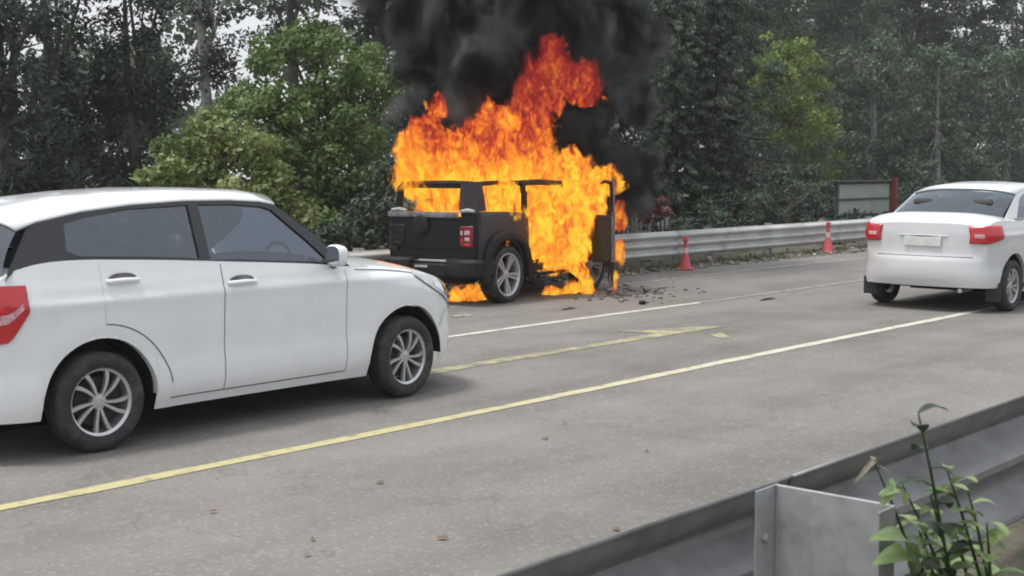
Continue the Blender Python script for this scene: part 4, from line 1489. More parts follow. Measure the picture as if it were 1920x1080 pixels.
rc.tube([(0.42, Y0 + 0.16, 0.5), (0.43, Y0 + 0.16, 1.35), (0.44, Y0 + 0.24, 1.47), (0.44, Y1 - 0.24, 1.47), (0.43, Y1 - 0.16, 1.35), (0.42, Y1 - 0.16, 0.5)], 0.025, 8)
rc.build('roll_bar', M['burnt'], jeep)
for x, y in ((0.95, 0.42), (0.95, 1.07), (0.0, 0.48), (0.0, 1.02)):
    s_ = MB()
    s_.box((x, y, 0.66), (0.44, 0.42, 0.12))
    s_.box((x - 0.24, y, 0.93), (0.10, 0.40, 0.52), Matrix.Rotation(R(-12), 3, 'Y'))
    s_.box((x - 0.31, y, 1.24), (0.07, 0.2, 0.14))
    s_.build('seat', M['burnt'], jeep, bevel=0.03)
MB().box((1.55, 0.745, 0.92), (0.22, 1.26, 0.24)).build('dashboard', M['burnt'], jeep, bevel=0.03)
# far door closed
MB().box((1.09, Y1 - 0.02, 0.80), (1.14, 0.05, 0.66)).build('door', M['burnt_paint'], jeep, bevel=0.015)
# near door swung open
dm = Matrix.Translation((1.74, Y0 - 0.01, 0)) @ Matrix.Rotation(R(180 + 61), 4, 'Z')
dr = MB()
dr.box((0.47, 0, 0.77), (0.94, 0.06, 0.62))
dro = dr.build('door', M['under'], jeep, bevel=0.02)
dro.matrix_local = dm
dro['label'] = 'scorched driver door hanging open'
df = MB()
df.tube([(0.90, 0, 1.08), (0.91, 0, 1.30), (0.89, 0, 1.50)], 0.028, 8)
df.tube([(0.89, 0, 1.50), (0.74, 0, 1.525), (0.62, 0.01, 1.50)], [0.028, 0.024, 0.014], 8)
df.build('window_frame', M['burnt'], dro)
de = MB()
de.box((0.945, 0.0, 0.80), (0.012, 0.05, 0.66))
de.tube([(0.955, 0.0, 1.10), (0.96, 0.0, 1.30), (0.945, 0.0, 1.52)], 0.012, 6)
de.build('door_edge', M['ash_grey'], dro, bevel=0.004)
MB().box((0.45, 0.045, 0.86), (0.60, 0.05, 0.16)).build('arm_rest', M['under'], dro, bevel=0.02)
hngs = MB()
for z in (0.62, 0.95): hngs.box((0.0, 0.0, z), (0.09, 0.07, 0.05))
hngs.build('hinge', M['burnt'], dro, bevel=0.008)
# drips of molten plastic hanging from the door edge
dp = MB()
rng = random.Random(4)
for k in range(7):
    u = 0.80 + 0.14 * k / 6
    l = rng.uniform(0.10, 0.34)
    dp.tube([(u, 0, 0.47), (u + rng.uniform(-.02, .02), rng.uniform(-.02, .02), 0.47 - l * 0.6), (u + rng.uniform(-.03, .03), 0, 0.47 - l)], [0.018, 0.012, 0.004], 6)
dp.build('molten_trim', M['burnt'], dro)


def jeep_wheel(x, y, side, mt, rimmat):
    wt = bpy.data.objects.new('wheel', None)
    C.objects.link(wt)
    wt.parent = jeep
    wt.location = (x, y, 0.36)
    wt.rotation_euler = (0, 0, 0 if side < 0 else math.pi)
    r, h = 0.36, 0.115
    prof = [(0.268, -h * 0.75), (0.285, -h * 0.98), (0.315, -h * 1.02), (0.338, -h * 0.92), (0.352, -h * 0.72), (r, -h * 0.55), (r, -0.035), (r - 0.009, -0.03), (r - 0.009, -0.018), (r, -0.013), (r, 0.013), (r - 0.009, 0.018), (r - 0.009, 0.03), (r, 0.035), (r, h * 0.55), (0.338, h * 0.92), (0.315, h), (0.27, h * 0.75)]
    tyre = MB().lathe(prof, 56)
    for k in range(44):
        a = 2 * math.pi * k / 44
        for s2 in (-1, 1):
            tyre.box((0.352 * math.cos(a), s2 * h * 0.72, 0.352 * math.sin(a)), (0.022, 0.035, 0.026), Matrix.Rotation(-a, 3, 'Y'))
    tyre.build('tyre', mt, wt, smooth=0.6)
    rim = MB()
    rim.lathe([(0.27, -0.085), (0.28, -0.098), (0.272, -0.104), (0.255, -0.098), (0.246, -0.08), (0.24, 0.0), (0.235, 0.07)], 56)
    rim.lathe([(0.0, -0.075), (0.035, -0.078), (0.055, -0.07), (0.062, -0.055), (0.062, 0.0)], 24)
    for k in range(5):
        a0 = 2 * math.pi * k / 5 + R(-82)
        for s2 in (-1, 1):
            rows = []
            for q in range(6):
                u = q / 5
                rr = 0.04 + 0.215 * u
                off = s2 * (0.012 + 0.020 * u)
                hw = 0.013 + 0.009 * u
                dx, dz = math.cos(a0), math.sin(a0)
                tx, tz = -dz, dx
                yy = -0.072 - 0.018 * u
                pts = []
                for o_, yo in ((hw, 0.03), (hw * 0.8, 0.0), (-hw * 0.8, 0.0), (-hw, 0.03)):
                    pts.append((rr * dx + tx * (off + o_), yy + yo, rr * dz + tz * (off + o_)))
                rows.append(pts)
            rim.grid(rows)
    rim.build('rim', rimmat, wt, smooth=0.6)
    MB().lathe([(0.0, -0.02), (0.15, -0.02), (0.15, 0.01), (0.0, 0.01)], 32).build('brake_disc', M['alloy_dark'], wt)
    MB().lathe([(0.0, 0.02), (0.235, 0.02), (0.235, 0.06), (0.0, 0.06)], 32).build('brake_shield', M['under'], wt)


jeep_wheel(0, 0.115, -1, M['rubber'], M['alloy'])
jeep_wheel(0, 1.375, 1, M['rubber'], M['alloy'])
jeep_wheel(2.13, 0.115, -1, M['burnt'], M['ash_grey'])
jeep_wheel(2.13, 1.375, 1, M['burnt'], M['ash_grey'])


# ------------------------------------------------------------------ fire and smoke
def blob_mesh(name, balls, voxel, disp, seed=0, minz=None):
    """one closed skin round many overlapping balls, roughened by turbulence"""
    bm = bmesh.new()
    for c, r in balls:
        if hasattr(r, '__len__'):
            m = Matrix.Translation(c) @ Matrix.Diagonal((*r, 1))
        else:
            m = Matrix.Translation(c) @ Matrix.Scale(r, 4)
        bmesh.ops.create_icosphere(bm, subdivisions=2, radius=1.0, matrix=m)
    me = bpy.data.meshes.new(name)
    bm.to_mesh(me)
    bm.free()
    o = bpy.data.objects.new(name, me)
    C.objects.link(o)
    md = o.modifiers.new('r', 'REMESH')
    md.mode = 'VOXEL'
    md.voxel_size = voxel
    dg = bpy.context.evaluated_depsgraph_get()
    me2 = bpy.data.meshes.new_from_object(o.evaluated_get(dg))
    o.modifiers.clear()
    o.data = me2
    bpy.data.meshes.remove(me)
    me2.name = name
    n = len(me2.vertices)
    co_ = np.empty(n * 3, np.float32)
    no = np.empty(n * 3, np.float32)
    me2.vertices.foreach_get('co', co_)
    me2.vertices.foreach_get('normal', no)
    co_ = co_.reshape(-1, 3)
    no = no.reshape(-1, 3)
    sh = Vector((seed * 3.1, seed * 1.7, seed * 0.9))
    for i in range(n):
        p = Vector(co_[i])
        q = Vector((p.x, p.y, p.z * 0.6)) + sh
        d = 0
        v = Vector((0, 0, 0))
        for amp, fq in disp:
            v += mnoise.noise_vector(q * fq) * amp
            d += amp * 0.6 * mnoise.noise(q * fq * 1.3 + Vector((7, 3, 1)))
        co_[i] += np.array(v) + no[i] * d
        if minz is not None and co_[i][2] < minz: co_[i][2] = minz
    me2.vertices.foreach_set('co', co_.ravel())
    me2.update()
    me2.polygons.foreach_set('use_smooth', [True] * len(me2.polygons))
    return o


def E(px, py, rx, ry, Y, dep):
    """soft lobe of flame standing at lateral distance Y: half width, half height in photograph pixels, half depth in metres"""
    k = px_m(Y, px)
    return (at(px, py, Y), (rx * k / math.sin(THETA), dep, ry * k))


def fire_obj(label, lobes, seed, grow=1.22, vox=0.05, disp=((0.05, 2.5),), minz=None, **kw):
    f = blob_mesh('fire', [(c, tuple(q * grow for q in r)) for c, r in lobes], vox, list(disp), seed, minz)
    f.data.materials.append(fire_mat('fire', lobes, **kw))
    tag(f, label, 'fire')
    return f


Yc = 11.9
LB = [(jl(0.42, 0.75, 1.18), (1.02, 0.78, 0.42)), (jl(-0.14, 0.74, 1.31), (0.46, 0.74, 0.34)), (jl(-0.26, 0.74, 1.30), (0.32, 0.60, 0.22)), (jl(1.15, 0.72, 1.0), (0.72, 0.78, 0.54)), (jl(0.05, 0.36, 1.38), (0.50, 0.40, 0.30)), (jl(0.05, 0.16, 1.36), (0.42, 0.16, 0.18))]
for a_ in (
    # roof, rear end
    (812, 325, 60, 44, Yc + .3, .60), (790, 276, 36, 54, Yc + .3, .45), (800, 236, 17, 34, Yc + .4, .3), (768, 335, 22, 34, Yc + .5, .4), (850, 312, 50, 48, Yc + .1, .55), (838, 262, 22, 36, Yc + .2, .35),
    # roof, middle
    (930, 318, 74, 84, Yc, .60), (972, 312, 56, 92, Yc, .60), (925, 248, 42, 66, Yc, .45), (970, 242, 56, 64, Yc, .5), (922, 204, 17, 34, Yc, .3), (895, 256, 24, 44, Yc - .1, .35),
    # tongue that curls to the right
    (992, 208, 40, 52, Yc + .1, .42), (1012, 168, 38, 46, Yc + .2, .42), (1030, 122, 40, 48, Yc + .3, .42), (1038, 82, 20, 36, Yc + .3, .3), (1070, 138, 52, 48, Yc + .4, .45), (1096, 168, 30, 30, Yc + .5, .35), (816, 206, 13, 32, Yc + .5, .25),
    # roof, front end
    (1088, 340, 56, 34, Yc - .2, .5), (1072, 302, 24, 32, Yc - .2, .35), (1122, 338, 44, 28, Yc - .5, .35), (1140, 332, 15, 20, Yc - .7, .18),
    # out of the door opening
    (1040, 415, 52, 92, 11.24, .34), (1085, 400, 50, 80, 11.12, .30), (1106, 378, 28, 50, 11.0, .20), (1050, 464, 54, 30, 11.24, .24), (1088, 452, 26, 44, 11.1, .18)):
    LB.append(E(*a_))
fire = fire_obj('tall orange flames pouring out of the cabin and roof of the burning car', LB, 2, dens=58.0, k=1.12, z0=1.5, zs=1.6, soft=0.82, bias=0.0, sc=9.0, warp=0.42, wsc=2.6)
fire_obj('low patch of flames on the road behind the rear wheel with silver rim', [E(875, 561, 36, 11, 11.75, .28), E(862, 552, 16, 16, 11.8, .2), E(884, 547, 17, 22, 11.8, .2), E(898, 552, 14, 17, 11.75, .2)], 3, vox=0.03, disp=((0.02, 6.0),), minz=0.004,
         dens=60.0, k=0.95, z0=0.10, zs=0.40, warp=0.22, wsc=6.0, sc=14.0, bias=-0.02, soft=0.5)
fire_obj('flames on the road under the open door of the burning car', [E(1065, 561, 50, 10, 11.35, .25), E(1035, 547, 17, 20, 11.4, .16), E(1074, 545, 22, 26, 11.35, .18), E(1098, 548, 18, 24, 11.3, .16), E(1055, 553, 14, 14, 11.4, .15), E(1112, 558, 14, 12, 11.2, .15)], 4, vox=0.03, disp=((0.02, 6.0),), minz=0.004,
         dens=50.0, k=0.95, z0=0.08, zs=0.38, warp=0.24, wsc=6.0, sc=14.0, bias=-0.05, soft=0.5)
fire_obj('burning drips falling below the sill to the road', [E(1092, 506, 15, 14, 11.1, .12), E(1098, 523, 14, 20, 11.1, .12), E(1102, 541, 10, 16, 11.1, .1), E(1080, 499, 22, 9, 11.1, .12)], 5, vox=0.025, disp=((0.015, 6.0),),
         dens=60.0, k=1.0, z0=0.5, zs=0.8, warp=0.18, wsc=7.0, sc=14.0, bias=0.05)
fire_obj('thin reddish flames licking round the edge of the open door', [E(1158, 400, 12, 36, 10.95, .12), E(1166, 412, 8, 22, 11.0, .10), E(1159, 468, 11, 34, 10.95, .10), E(1152, 340, 9, 24, 10.9, .09), E(1153, 520, 7, 26, 10.85, .07)], 6, vox=0.03, disp=((0.015, 6.0),),
         dens=22.0, k=0.9, z0=0.3, zs=1.9, warp=0.22, wsc=5.0, sc=11.0, bias=-0.12)

# smoke rising behind and above the flames
Ys = 13.1
SB = []
for px, py, r, dy in (
    (800, 290, 66, 0.5), (850, 215, 96, 0.3), (940, 150, 110, 0.6), (800, 120, 96, 0.8), (1010, 110, 110, 0.6), (1085, 225, 96, 0.4), (1130, 320, 84, 0.3), (1172, 372, 60, 0.2), (1140, 130, 92, 0.5), (1130, 20, 105, 0.6), (900, 40, 125, 0.6), (1020, -10, 125, 0.5), (795, 10, 110, 0.9), (1090, -130, 150, 0.6), (900, -120, 160, 0.8), (1000, -280, 200, 0.9), (1100, -460, 240, 1.1),
    (1075, 300, 66, 0.5), (950, 260, 90, 0.9), (1100, 60, 66, -0.3), (890, 110, 66, -0.1), (770, 200, 56, 0.8), (1190, 300, 56, 0.5), (1185, 180, 56, 0.7), (735, 55, 62, 1.2), (700, -30, 80, 1.4), (755, 130, 56, 1.1), (1215, 60, 60, 1.0), (1215, 350, 40, 0.4)):
    SB.append((at(px, py, Ys + dy), r * px_m(Ys, px)))
smoke = blob_mesh('smoke', [(c, r * 1.16) for c, r in SB], 0.15, [(0.12, 0.8)], 9)
M['smoke'] = smoke_mat('smoke', SB, 6.5, (0.095, 0.098, 0.101))
smoke.data.materials.append(M['smoke'])
tag(smoke, 'thick black smoke billowing up from the burning car', 'smoke', None, 'stuff')

# ------------------------------------------------------------------ far guardrail: three-wave beam
def beam_profile(hh, depth, waves):
    """(y, z) line of a corrugated beam, y towards the road is negative"""
    pts = []
    n = waves * 16
    for i in range(n + 1):
        u = i / n
        z = hh * u
        s_ = math.cos(2 * math.pi * waves * u)
        s_ = math.copysign(abs(s_) ** 0.6, s_)
        pts.append((depth * 0.5 * (1 + s_) - depth, z))
    return pts


RY = 13.1
gr_ = thing('guardrail', 'long grey three wave steel guardrail behind the burning car', 'guardrail', (0, RY, 0))
seg0 = None
pf = beam_profile(0.455, 0.075, 3)
for k in range(-2, 14):
    x0 = 4.3 * k + 2.0
    if seg0 is None:
        b_ = MB()
        rows = [[(x, y, z + 0.155) for y, z in pf] for x in (0, 1.1, 2.2, 3.3, 4.42)]
        b_.grid(rows)
        seg0 = b_.build('beam', M['galv_far'], gr_, smooth=0.9, solid=0.006)
        o = seg0
    else:
        o = seg0.copy()
        C.objects.link(o)
        o.parent = gr_
    o.location = (x0, (k % 2) * 0.009, 0)
post0 = None
for k in range(-4, 30):
    if post0 is None:
        p_ = MB()
        p_.box((0, 0.12, 0.28), (0.10, 0.012, 0.72))
        p_.box((-0.05, 0.07, 0.28), (0.008, 0.11, 0.72))
        p_.box((0.05, 0.07, 0.28), (0.008, 0.11, 0.72))
        post0 = p_.build('post', M['galv'], gr_, smooth=0)
        o = post0
    else:
        o = post0.copy()
        C.objects.link(o)
        o.parent = gr_
    o.location = (2.1 * k + 1.4, 0.0, 0)

# ------------------------------------------------------------------ near guardrail of the median, seen from behind
ng = thing('guardrail', 'dark back of the near steel guardrail at the bottom corner with its wide post', 'guardrail', (0, 0, 0))
ZB = 0.742
YB = (CAM_H - ZB) * 2.131
prof = [(-0.004, -0.006), (0.0, 0.0), (0.004, -0.006), (0.007, -0.028), (0.035, -0.058), (0.085, -0.082), (0.097, -0.100), (0.090, -0.120), (0.03, -0.150), (0.0, -0.172), (0.0, -0.190), (0.03, -0.212), (0.078, -0.244), (0.083, -0.267), (0.075, -0.287), (0.03, -0.318), (0.006, -0.346), (0.0, -0.362), (-0.006, -0.35)]
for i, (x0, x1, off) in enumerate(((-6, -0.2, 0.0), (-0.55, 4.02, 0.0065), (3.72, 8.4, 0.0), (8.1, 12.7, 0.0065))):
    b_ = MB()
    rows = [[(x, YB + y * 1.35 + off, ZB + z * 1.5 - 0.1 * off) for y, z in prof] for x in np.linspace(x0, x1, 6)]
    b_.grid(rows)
    b_.build('beam', M['galv_dirty_shaded'], ng, smooth=0.8, solid=0.004)


def near_post(x):
    ZP = 0.772
    a = (CAM_H - ZP)
    y_out = YB - 0.085
    e = MB()
    t = 0.006
    e.box((x + 0.0425, y_out, ZP / 2), (0.115, t, ZP))                               # flange against the beam
    e.box((x + 0.10 - t / 2, y_out - 0.19, ZP / 2), (t, 0.374, ZP))        # web
    e.box((x + 0.10 - 0.05, y_out - 0.38, ZP / 2), (0.10, t, ZP))          # back flange
    e.build('post', M['galv'], ng, smooth=0, bevel=0.004, seg=3)
    for z in (ZB - 0.12, ZB - 0.38):
        MB().lathe([(0.0, -0.020), (0.017, -0.020), (0.017, -0.004), (0.0, -0.004)], 6, c=(x + 0.035, y_out, z)).build('bolt', M['galv'], ng, smooth=0)


pc = ground(1497, 915, 0.772)
near_post(pc.x - 0.10)
near_post(pc.x + 3.9)
near_post(pc.x - 4.1)


# ------------------------------------------------------------------ traffic cones by the far rail
def cone(loc, label, h, group):
    root = thing('traffic_cone', label, 'traffic cone', loc, random.Random(h).uniform(0, 1), group)
    b_ = MB().box((0, 0, 0.018), (0.30 * h / 0.6, 0.30 * h / 0.6, 0.036))
    b_.build('base', M['cone_red'], root, bevel=0.012)
    k = h / 0.6
    MB().lathe([(0.118 * k, 0.034), (0.10 * k, 0.06), (0.052 * k, 0.28 * k), (0.045 * k, 0.30 * k)], 24, axis='z').build('cone_body', M['cone_red'], root)
    MB().lathe([(0.046 * k, 0.30 * k), (0.042 * k, 0.36 * k), (0.038 * k, 0.395 * k)], 24, axis='z').build('white_band', M['cone_white'], root)
    MB().lathe([(0.038 * k, 0.395 * k), (0.03 * k, 0.47 * k), (0.028 * k, 0.49 * k), (0.046 * k, 0.51 * k), (0.050 * k, 0.55 * k), (0.044 * k, 0.585 * k), (0.03 * k, 0.597 * k), (0.022 * k, 0.60 * k), (0.0, 0.60 * k)], 24, axis='z').build('top_knob', M['cone_red'], root)
    return root


cone(ground(1285, 506), 'red traffic cone with white collar nearest the burning car, by the rail', 0.56, 'traffic cones by the far rail')
cone(ground(1552, 474), 'red traffic cone standing on the verge close to the silver white car', 0.62, 'traffic cones by the far rail')

# ------------------------------------------------------------------ grey hoarding behind the rail
bY = 15.6
p0, p1 = at(1566, 410, bY), at(1668, 410, bY)
bd = thing('hoarding', 'grey green sheet metal hoarding behind the guardrail at the edge of the trees', 'hoarding', (p0.x, bY, 0.1))
wd = (p1.x - p0.x) * 1.0
zt = at(1620, 340, bY).z - 0.1
for k in range(3):
    z0 = 0.02 + k * (zt - 0.05) / 3
    MB().box((wd / 2, 0.004 * k, z0 + (zt - 0.05) / 6), (wd - 0.06, 0.02, (zt - 0.05) / 3 - 0.02)).build('panel', M['board'], bd, bevel=0.004)
fm = MB()
for k in range(4):
    fm.box((wd / 2, -0.02, 0.01 + k * (zt - 0.05) / 3), (wd, 0.05, 0.05))
fm.box((wd / 2, -0.05, zt + 0.01), (wd + 0.3, 0.16, 0.03))
fm.build('frame', M['board_dark'], bd, bevel=0.006)
for x in (0.0, wd):
    MB().box((x, -0.03, zt / 2), (0.09, 0.09, zt + 0.1)).build('post', M['board_dark'], bd, bevel=0.008)
rp = MB()
rp.tube([(0, 0, 0), (0, 0, 1.36)], 0.075, 12)
ro = rp.build('marker_post', M['red_dark'])
ro.location = (at(1676, 400, bY - 0.5).x, bY - 0.5, 0.08)
tag(ro, 'dull red marker post at the end of the grey hoarding', 'post')

# pale stakes of a low fence behind the smoke
fx = thing('picket_fence', 'short pale picket fence behind the guardrail under the dark trees', 'fence', gbase(1172, 15.2, 0.1))
pk = None
k = 0
for px in range(1170, 1258, 8):
    p = at(px, 420, 15.2)
    if pk is None:
        pk = MB().box((0, 0, 0.42), (0.06, 0.03, 0.84)).build('picket', M['concrete'], fx, bevel=0.008)
        o = pk
    else:
        o = pk.copy()
        C.objects.link(o)
        o.parent = fx
    o.location = (p.x - fx.location.x, 0, random.Random(k).uniform(-.08, .03))
    k += 1
MB().box(((at(1256, 420, 15.2).x - fx.location.x) / 2, 0.035, 0.62), (at(1256, 420, 15.2).x - fx.location.x, 0.03, 0.06)).build('rail', M['concrete'], fx)
MB().box(((at(1256, 420, 15.2).x - fx.location.x) / 2, 0.035, 0.25), (at(1256, 420, 15.2).x - fx.location.x, 0.03, 0.06)).build('rail', M['concrete'], fx)

# ------------------------------------------------------------------ trees
TA = 'trees and bushes beyond the road'
# the bright bushy tree left of the fire
tree('leafy_tree', 'big mid green bushy tree left of the smoke above the white hatchback', gbase(600, 18.0), [
    L(620, 130, 18.2, 78), L(540, 165, 18.0, 80), L(680, 190, 18.4, 72), L(600, 230, 17.6, 88), L(500, 240, 17.9, 70), L(690, 290, 18.2, 70), L(620, 330, 17.7, 85), L(540, 320, 17.5, 80), L(660, 400, 17.8, 72), L(590, 410, 17.6, 70), L(470, 190, 18.6, 45), L(700, 110, 18.8, 45), L(540, 90, 18.4, 50), L(560, 400, 17.0, 70), L(640, 300, 17.0, 70), L(500, 320, 17.0, 60), L(600, 80, 18.2, 60), L(700, 360, 17.4, 50)],
    'leaf_mid', 0.105, 1, per=24, rsub=0.30, leaves_per=130, group=TA, trunk_r=0.11, stems=3, flat=0.7)
tree('leafy_tree', 'yellow green bushy tree rising just behind the white hatchback roof', gbase(400, 16.2), [
    L(400, 275, 16.4, 62), L(340, 310, 16.2, 60), L(460, 300, 16.2, 66), L(300, 345, 16.3, 45), L(380, 350, 15.9, 70), L(470, 375, 15.9, 70), L(420, 240, 16.6, 38), L(540, 400, 15.9, 60)],
    'leaf_yellow', 0.10, 2, per=26, rsub=0.26, leaves_per=120, group=TA, trunk_r=0.08, stems=3)
tree('shrub', 'low dark green shrub between the hatchback bonnet and the fire', gbase(690, 15.0), [
    L(690, 420, 15.0, 40), L(660, 440, 14.8, 34), L(725, 400, 15.2, 42), L(740, 340, 15.6, 40), L(610, 440, 14.9, 36)],
    'leaf_grey', 0.09, 3, per=26, rsub=0.25, leaves_per=110, group=TA, trunk_r=0.05, stems=3, cat='bush')
# dark wood behind, upper left, with the white sky through it
for i, (px, py0, Y, r, lab) in enumerate((
    (270, 120, 24, 95, 'tall dark tree with ragged crown at the top left, left of the pale trunk'),
    (120, 100, 25, 110, 'tall dark tree beyond the rear of the white hatchback'),
    (30, 160, 22, 90, 'tall dark tree at the far left edge beyond the rail'),
    (400, 70, 27, 85, 'thin dark tree with pale trunk behind the yellow green bush'),
    (560, 10, 28, 70, 'lacy dark tree against the white sky above the big bushy tree'),
    (690, 30, 25, 85, 'dark tree above the bushy tree right where the smoke begins'))):
    lob = [L(px, py0, Y, r), L(px - r * .6, py0 + 70, Y + .5, r * .7), L(px + r * .5, py0 + 80, Y - .3, r * .65), L(px, py0 - 90, Y, r * .8), L(px - r * .4, py0 - 170, Y, r * .7), L(px + r * .45, py0 - 150, Y + .4, r * .6)]
    if i in (0, 1, 2): lob += [L(px, py0 + 170, Y, r * .8), L(px + r * .7, py0 + 190, Y - .5, r * .6), L(px - r * .6, py0 + 230, Y, r * .7)]
    tree('dark_tree', lab, gbase(px, Y, 0.2), lob, 'leaf_dark', 0.13, 20 + i, per=(14, 14, 14, 10, 6, 12)[i], rsub=0.36, leaves_per=110, group=TA, bark='bark_pale' if i == 3 else 'bark', trunk_r=0.17, aspect=0.4)
# behind the smoke and to its right
tree('dark_tree', 'dark tree standing straight behind the column of smoke', gbase(960, 22, 0.2), [
    L(960, 200, 22, 120), L(860, 260, 22, 100), L(1080, 240, 22, 110), L(960, 60, 22, 120), L(850, 110, 22.5, 100), L(1090, 90, 22.4, 105), L(1160, 250, 21.5, 90), L(1170, 380, 20.5, 70), L(960, 350, 21, 100), L(860, 380, 20.5, 70), L(1090, 370, 21, 80)],
    'leaf_dark', 0.15, 31, per=7, rsub=0.42, leaves_per=80, group=TA, trunk_r=0.2)
tree('drooping_tree', 'large grey green tree with drooping sprays right of the two conifers', gbase(1410, 17.6), [
    L(1390, 60, 18.6, 80), L(1350, 0, 18.8, 80), L(1400, 170, 18.2, 75), L(1380, 270, 17.6, 75), L(1450, 280, 17.2, 62), L(1420, 340, 16.9, 72), L(1340, -80, 18.8, 90), L(1390, 390, 16.6, 45), L(1450, 390, 16.5, 48), L(1490, 320, 17.2, 48), L(1230, 60, 19.2, 70), L(1260, 180, 19.2, 70)],
    'leaf_grey', 0.115, 32, per=19, rsub=0.29, leaves_per=110, group=TA, trunk_r=0.15, flat=0.55, droop=0.7, aspect=0.36)


def conifer(label, base, h, wd, seed, leaf):
    rng = np.random.default_rng(seed)
    root = thing('conifer', label, 'tree', base, 0, TA)
    MB().tube([(0, 0, -0.1), (0.02, 0, h * 0.4), (0, 0.02, h * 0.8), (0, 0, h)], [0.15, 0.11, 0.05, 0.01], 8).build('trunk', M['bark'], root)
    br_ = MB()
    cs, rs = [], []
    z = 0.5
    while z < h:
        u = z / h
        ln = wd * (1 - u) ** 0.75 * rng.uniform(0.8, 1.15) + 0.15
        nb = int(8 + 5 * (1 - u))
        a0 = rng.uniform(0, 6.28)
        for k in range(nb):
            a = a0 + 6.28 * k / nb + rng.uniform(-.2, .2)
            l_ = ln * rng.uniform(0.7, 1.15)
            dx, dy = math.cos(a), math.sin(a)
            pts = [Vector((dx * l_ * q, dy * l_ * q, z + 0.18 * l_ * q - 0.42 * l_ * q * q)) for q in (0, 0.35, 0.7, 1.0)]
            br_.tube(pts, [0.028, 0.02, 0.012, 0.004], 5, cap=False)
            for q in np.linspace(0.25, 1.0, max(3, int(l_ / 0.16))):
                i = min(2, int(q / 0.35)) if q < 0.7 else 2
                p = Vector((dx * l_ * q, dy * l_ * q, z + 0.18 * l_ * q - 0.42 * l_ * q * q - 0.05))
                sd2 = rng.uniform(-0.16, 0.16) * (1.2 - q)
                cs.append((p.x - dy * sd2, p.y + dx * sd2, p.z))
                rs.append(0.10 + 0.10 * (1 - q) + 0.03 * rng.random())
        z += rng.uniform(0.26, 0.36)
    br_.build('branch', M['bark'], root)['kind'] = 'stuff'
    link('crown', leaf_cloud(cs, rs, [44] * len(cs), 0.105, rng, flat=0.42, droop=0.8, aspect=0.26, up=0.6, shell=0.25), M[leaf], root)
    return root


conifer('tall dark layered conifer just right of the smoke', gbase(1262, 17.6), 7.2, 1.25, 91, 'leaf_grey')
conifer('dark layered conifer with grey green tips between the taller conifer and the drooping tree', gbase(1345, 17.0), 6.2, 1.15, 92, 'leaf_conifer')
tree('lime_tree', 'bright yellow green tree behind the drooping tree on the right', gbase(1500, 21), [
    L(1480, 130, 21, 66), L(1440, 175, 20.8, 52), L(1520, 190, 20.8, 56), L(1530, 250, 20.6, 46), L(1490, 230, 20.5, 55), L(1540, 310, 20.5, 38), L(1460, 100, 21.3, 44), L(1420, 130, 21, 34)],
    'leaf_lime', 0.13, 34, per=13, rsub=0.34, leaves_per=100, group=TA, trunk_r=0.14, bark='bark')
tree('shrub', 'grey green shrub leaning over the rail under the drooping tree', gbase(1440, 15.6), [
    L(1400, 385, 15.6, 32), L(1455, 380, 15.7, 36), L(1500, 385, 15.8, 36), L(1350, 395, 15.5, 30), L(1530, 350, 16.4, 34)],
    'leaf_grey', 0.09, 35, per=26, rsub=0.24, leaves_per=110, group=TA, trunk_r=0.05, stems=2, cat='bush', droop=0.4, aspect=0.4)
tree('shrub', 'small rust red shrub by the pale pickets right of the fire', gbase(1228, 14.8), [
    L(1225, 380, 14.8, 22), L(1240, 396, 14.7, 17), L(1212, 400, 14.8, 16)], 'leaf_rust', 0.09, 36, per=60, rsub=0.14, leaves_per=34, group=TA, trunk_r=0.025, cat='bush')
# hazy wood on the right
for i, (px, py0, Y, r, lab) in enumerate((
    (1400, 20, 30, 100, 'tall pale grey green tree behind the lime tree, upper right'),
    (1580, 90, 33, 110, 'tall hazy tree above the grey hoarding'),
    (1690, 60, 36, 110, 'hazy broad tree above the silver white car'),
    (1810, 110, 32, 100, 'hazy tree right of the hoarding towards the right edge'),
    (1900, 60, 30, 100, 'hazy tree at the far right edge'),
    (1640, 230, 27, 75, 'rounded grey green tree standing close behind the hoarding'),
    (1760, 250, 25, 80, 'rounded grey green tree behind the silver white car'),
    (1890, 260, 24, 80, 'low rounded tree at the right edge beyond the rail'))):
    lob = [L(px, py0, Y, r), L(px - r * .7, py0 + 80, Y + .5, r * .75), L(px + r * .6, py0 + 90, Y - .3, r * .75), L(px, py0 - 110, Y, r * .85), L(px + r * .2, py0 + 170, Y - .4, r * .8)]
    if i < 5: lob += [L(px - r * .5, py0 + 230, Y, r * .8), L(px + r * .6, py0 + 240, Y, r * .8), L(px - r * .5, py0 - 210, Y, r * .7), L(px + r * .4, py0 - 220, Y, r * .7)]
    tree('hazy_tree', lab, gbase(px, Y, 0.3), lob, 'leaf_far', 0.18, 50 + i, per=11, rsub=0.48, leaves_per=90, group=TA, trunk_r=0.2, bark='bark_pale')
# far wood as one mass that closes the view
rng_ = np.random.default_rng(77)
cs, rs = [], []
for k in range(420):
    x = rng_.uniform(5, 130)
    y = 42 + rng_.uniform(0, 6) + 0.1 * x
    u = (x - 5) / 125
    hmax = 6.5 if 24 < x < 34 else 13
    cs.append((x, y, rng_.uniform(0.5, hmax)))
    rs.append(rng_.uniform(1.0, 1.9))
for k in range(420):
    x = rng_.uniform(46, 125)
    cs.append((x, 40 + rng_.uniform(0, 7) + 0.1 * x, rng_.uniform(4, 24)))
    rs.append(rng_.uniform(1.2, 2.2))
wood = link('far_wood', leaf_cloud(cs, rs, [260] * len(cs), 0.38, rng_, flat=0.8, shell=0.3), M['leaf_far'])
tag(wood, 'grey green wood closing the view far behind the trees', 'wood', None, 'stuff')

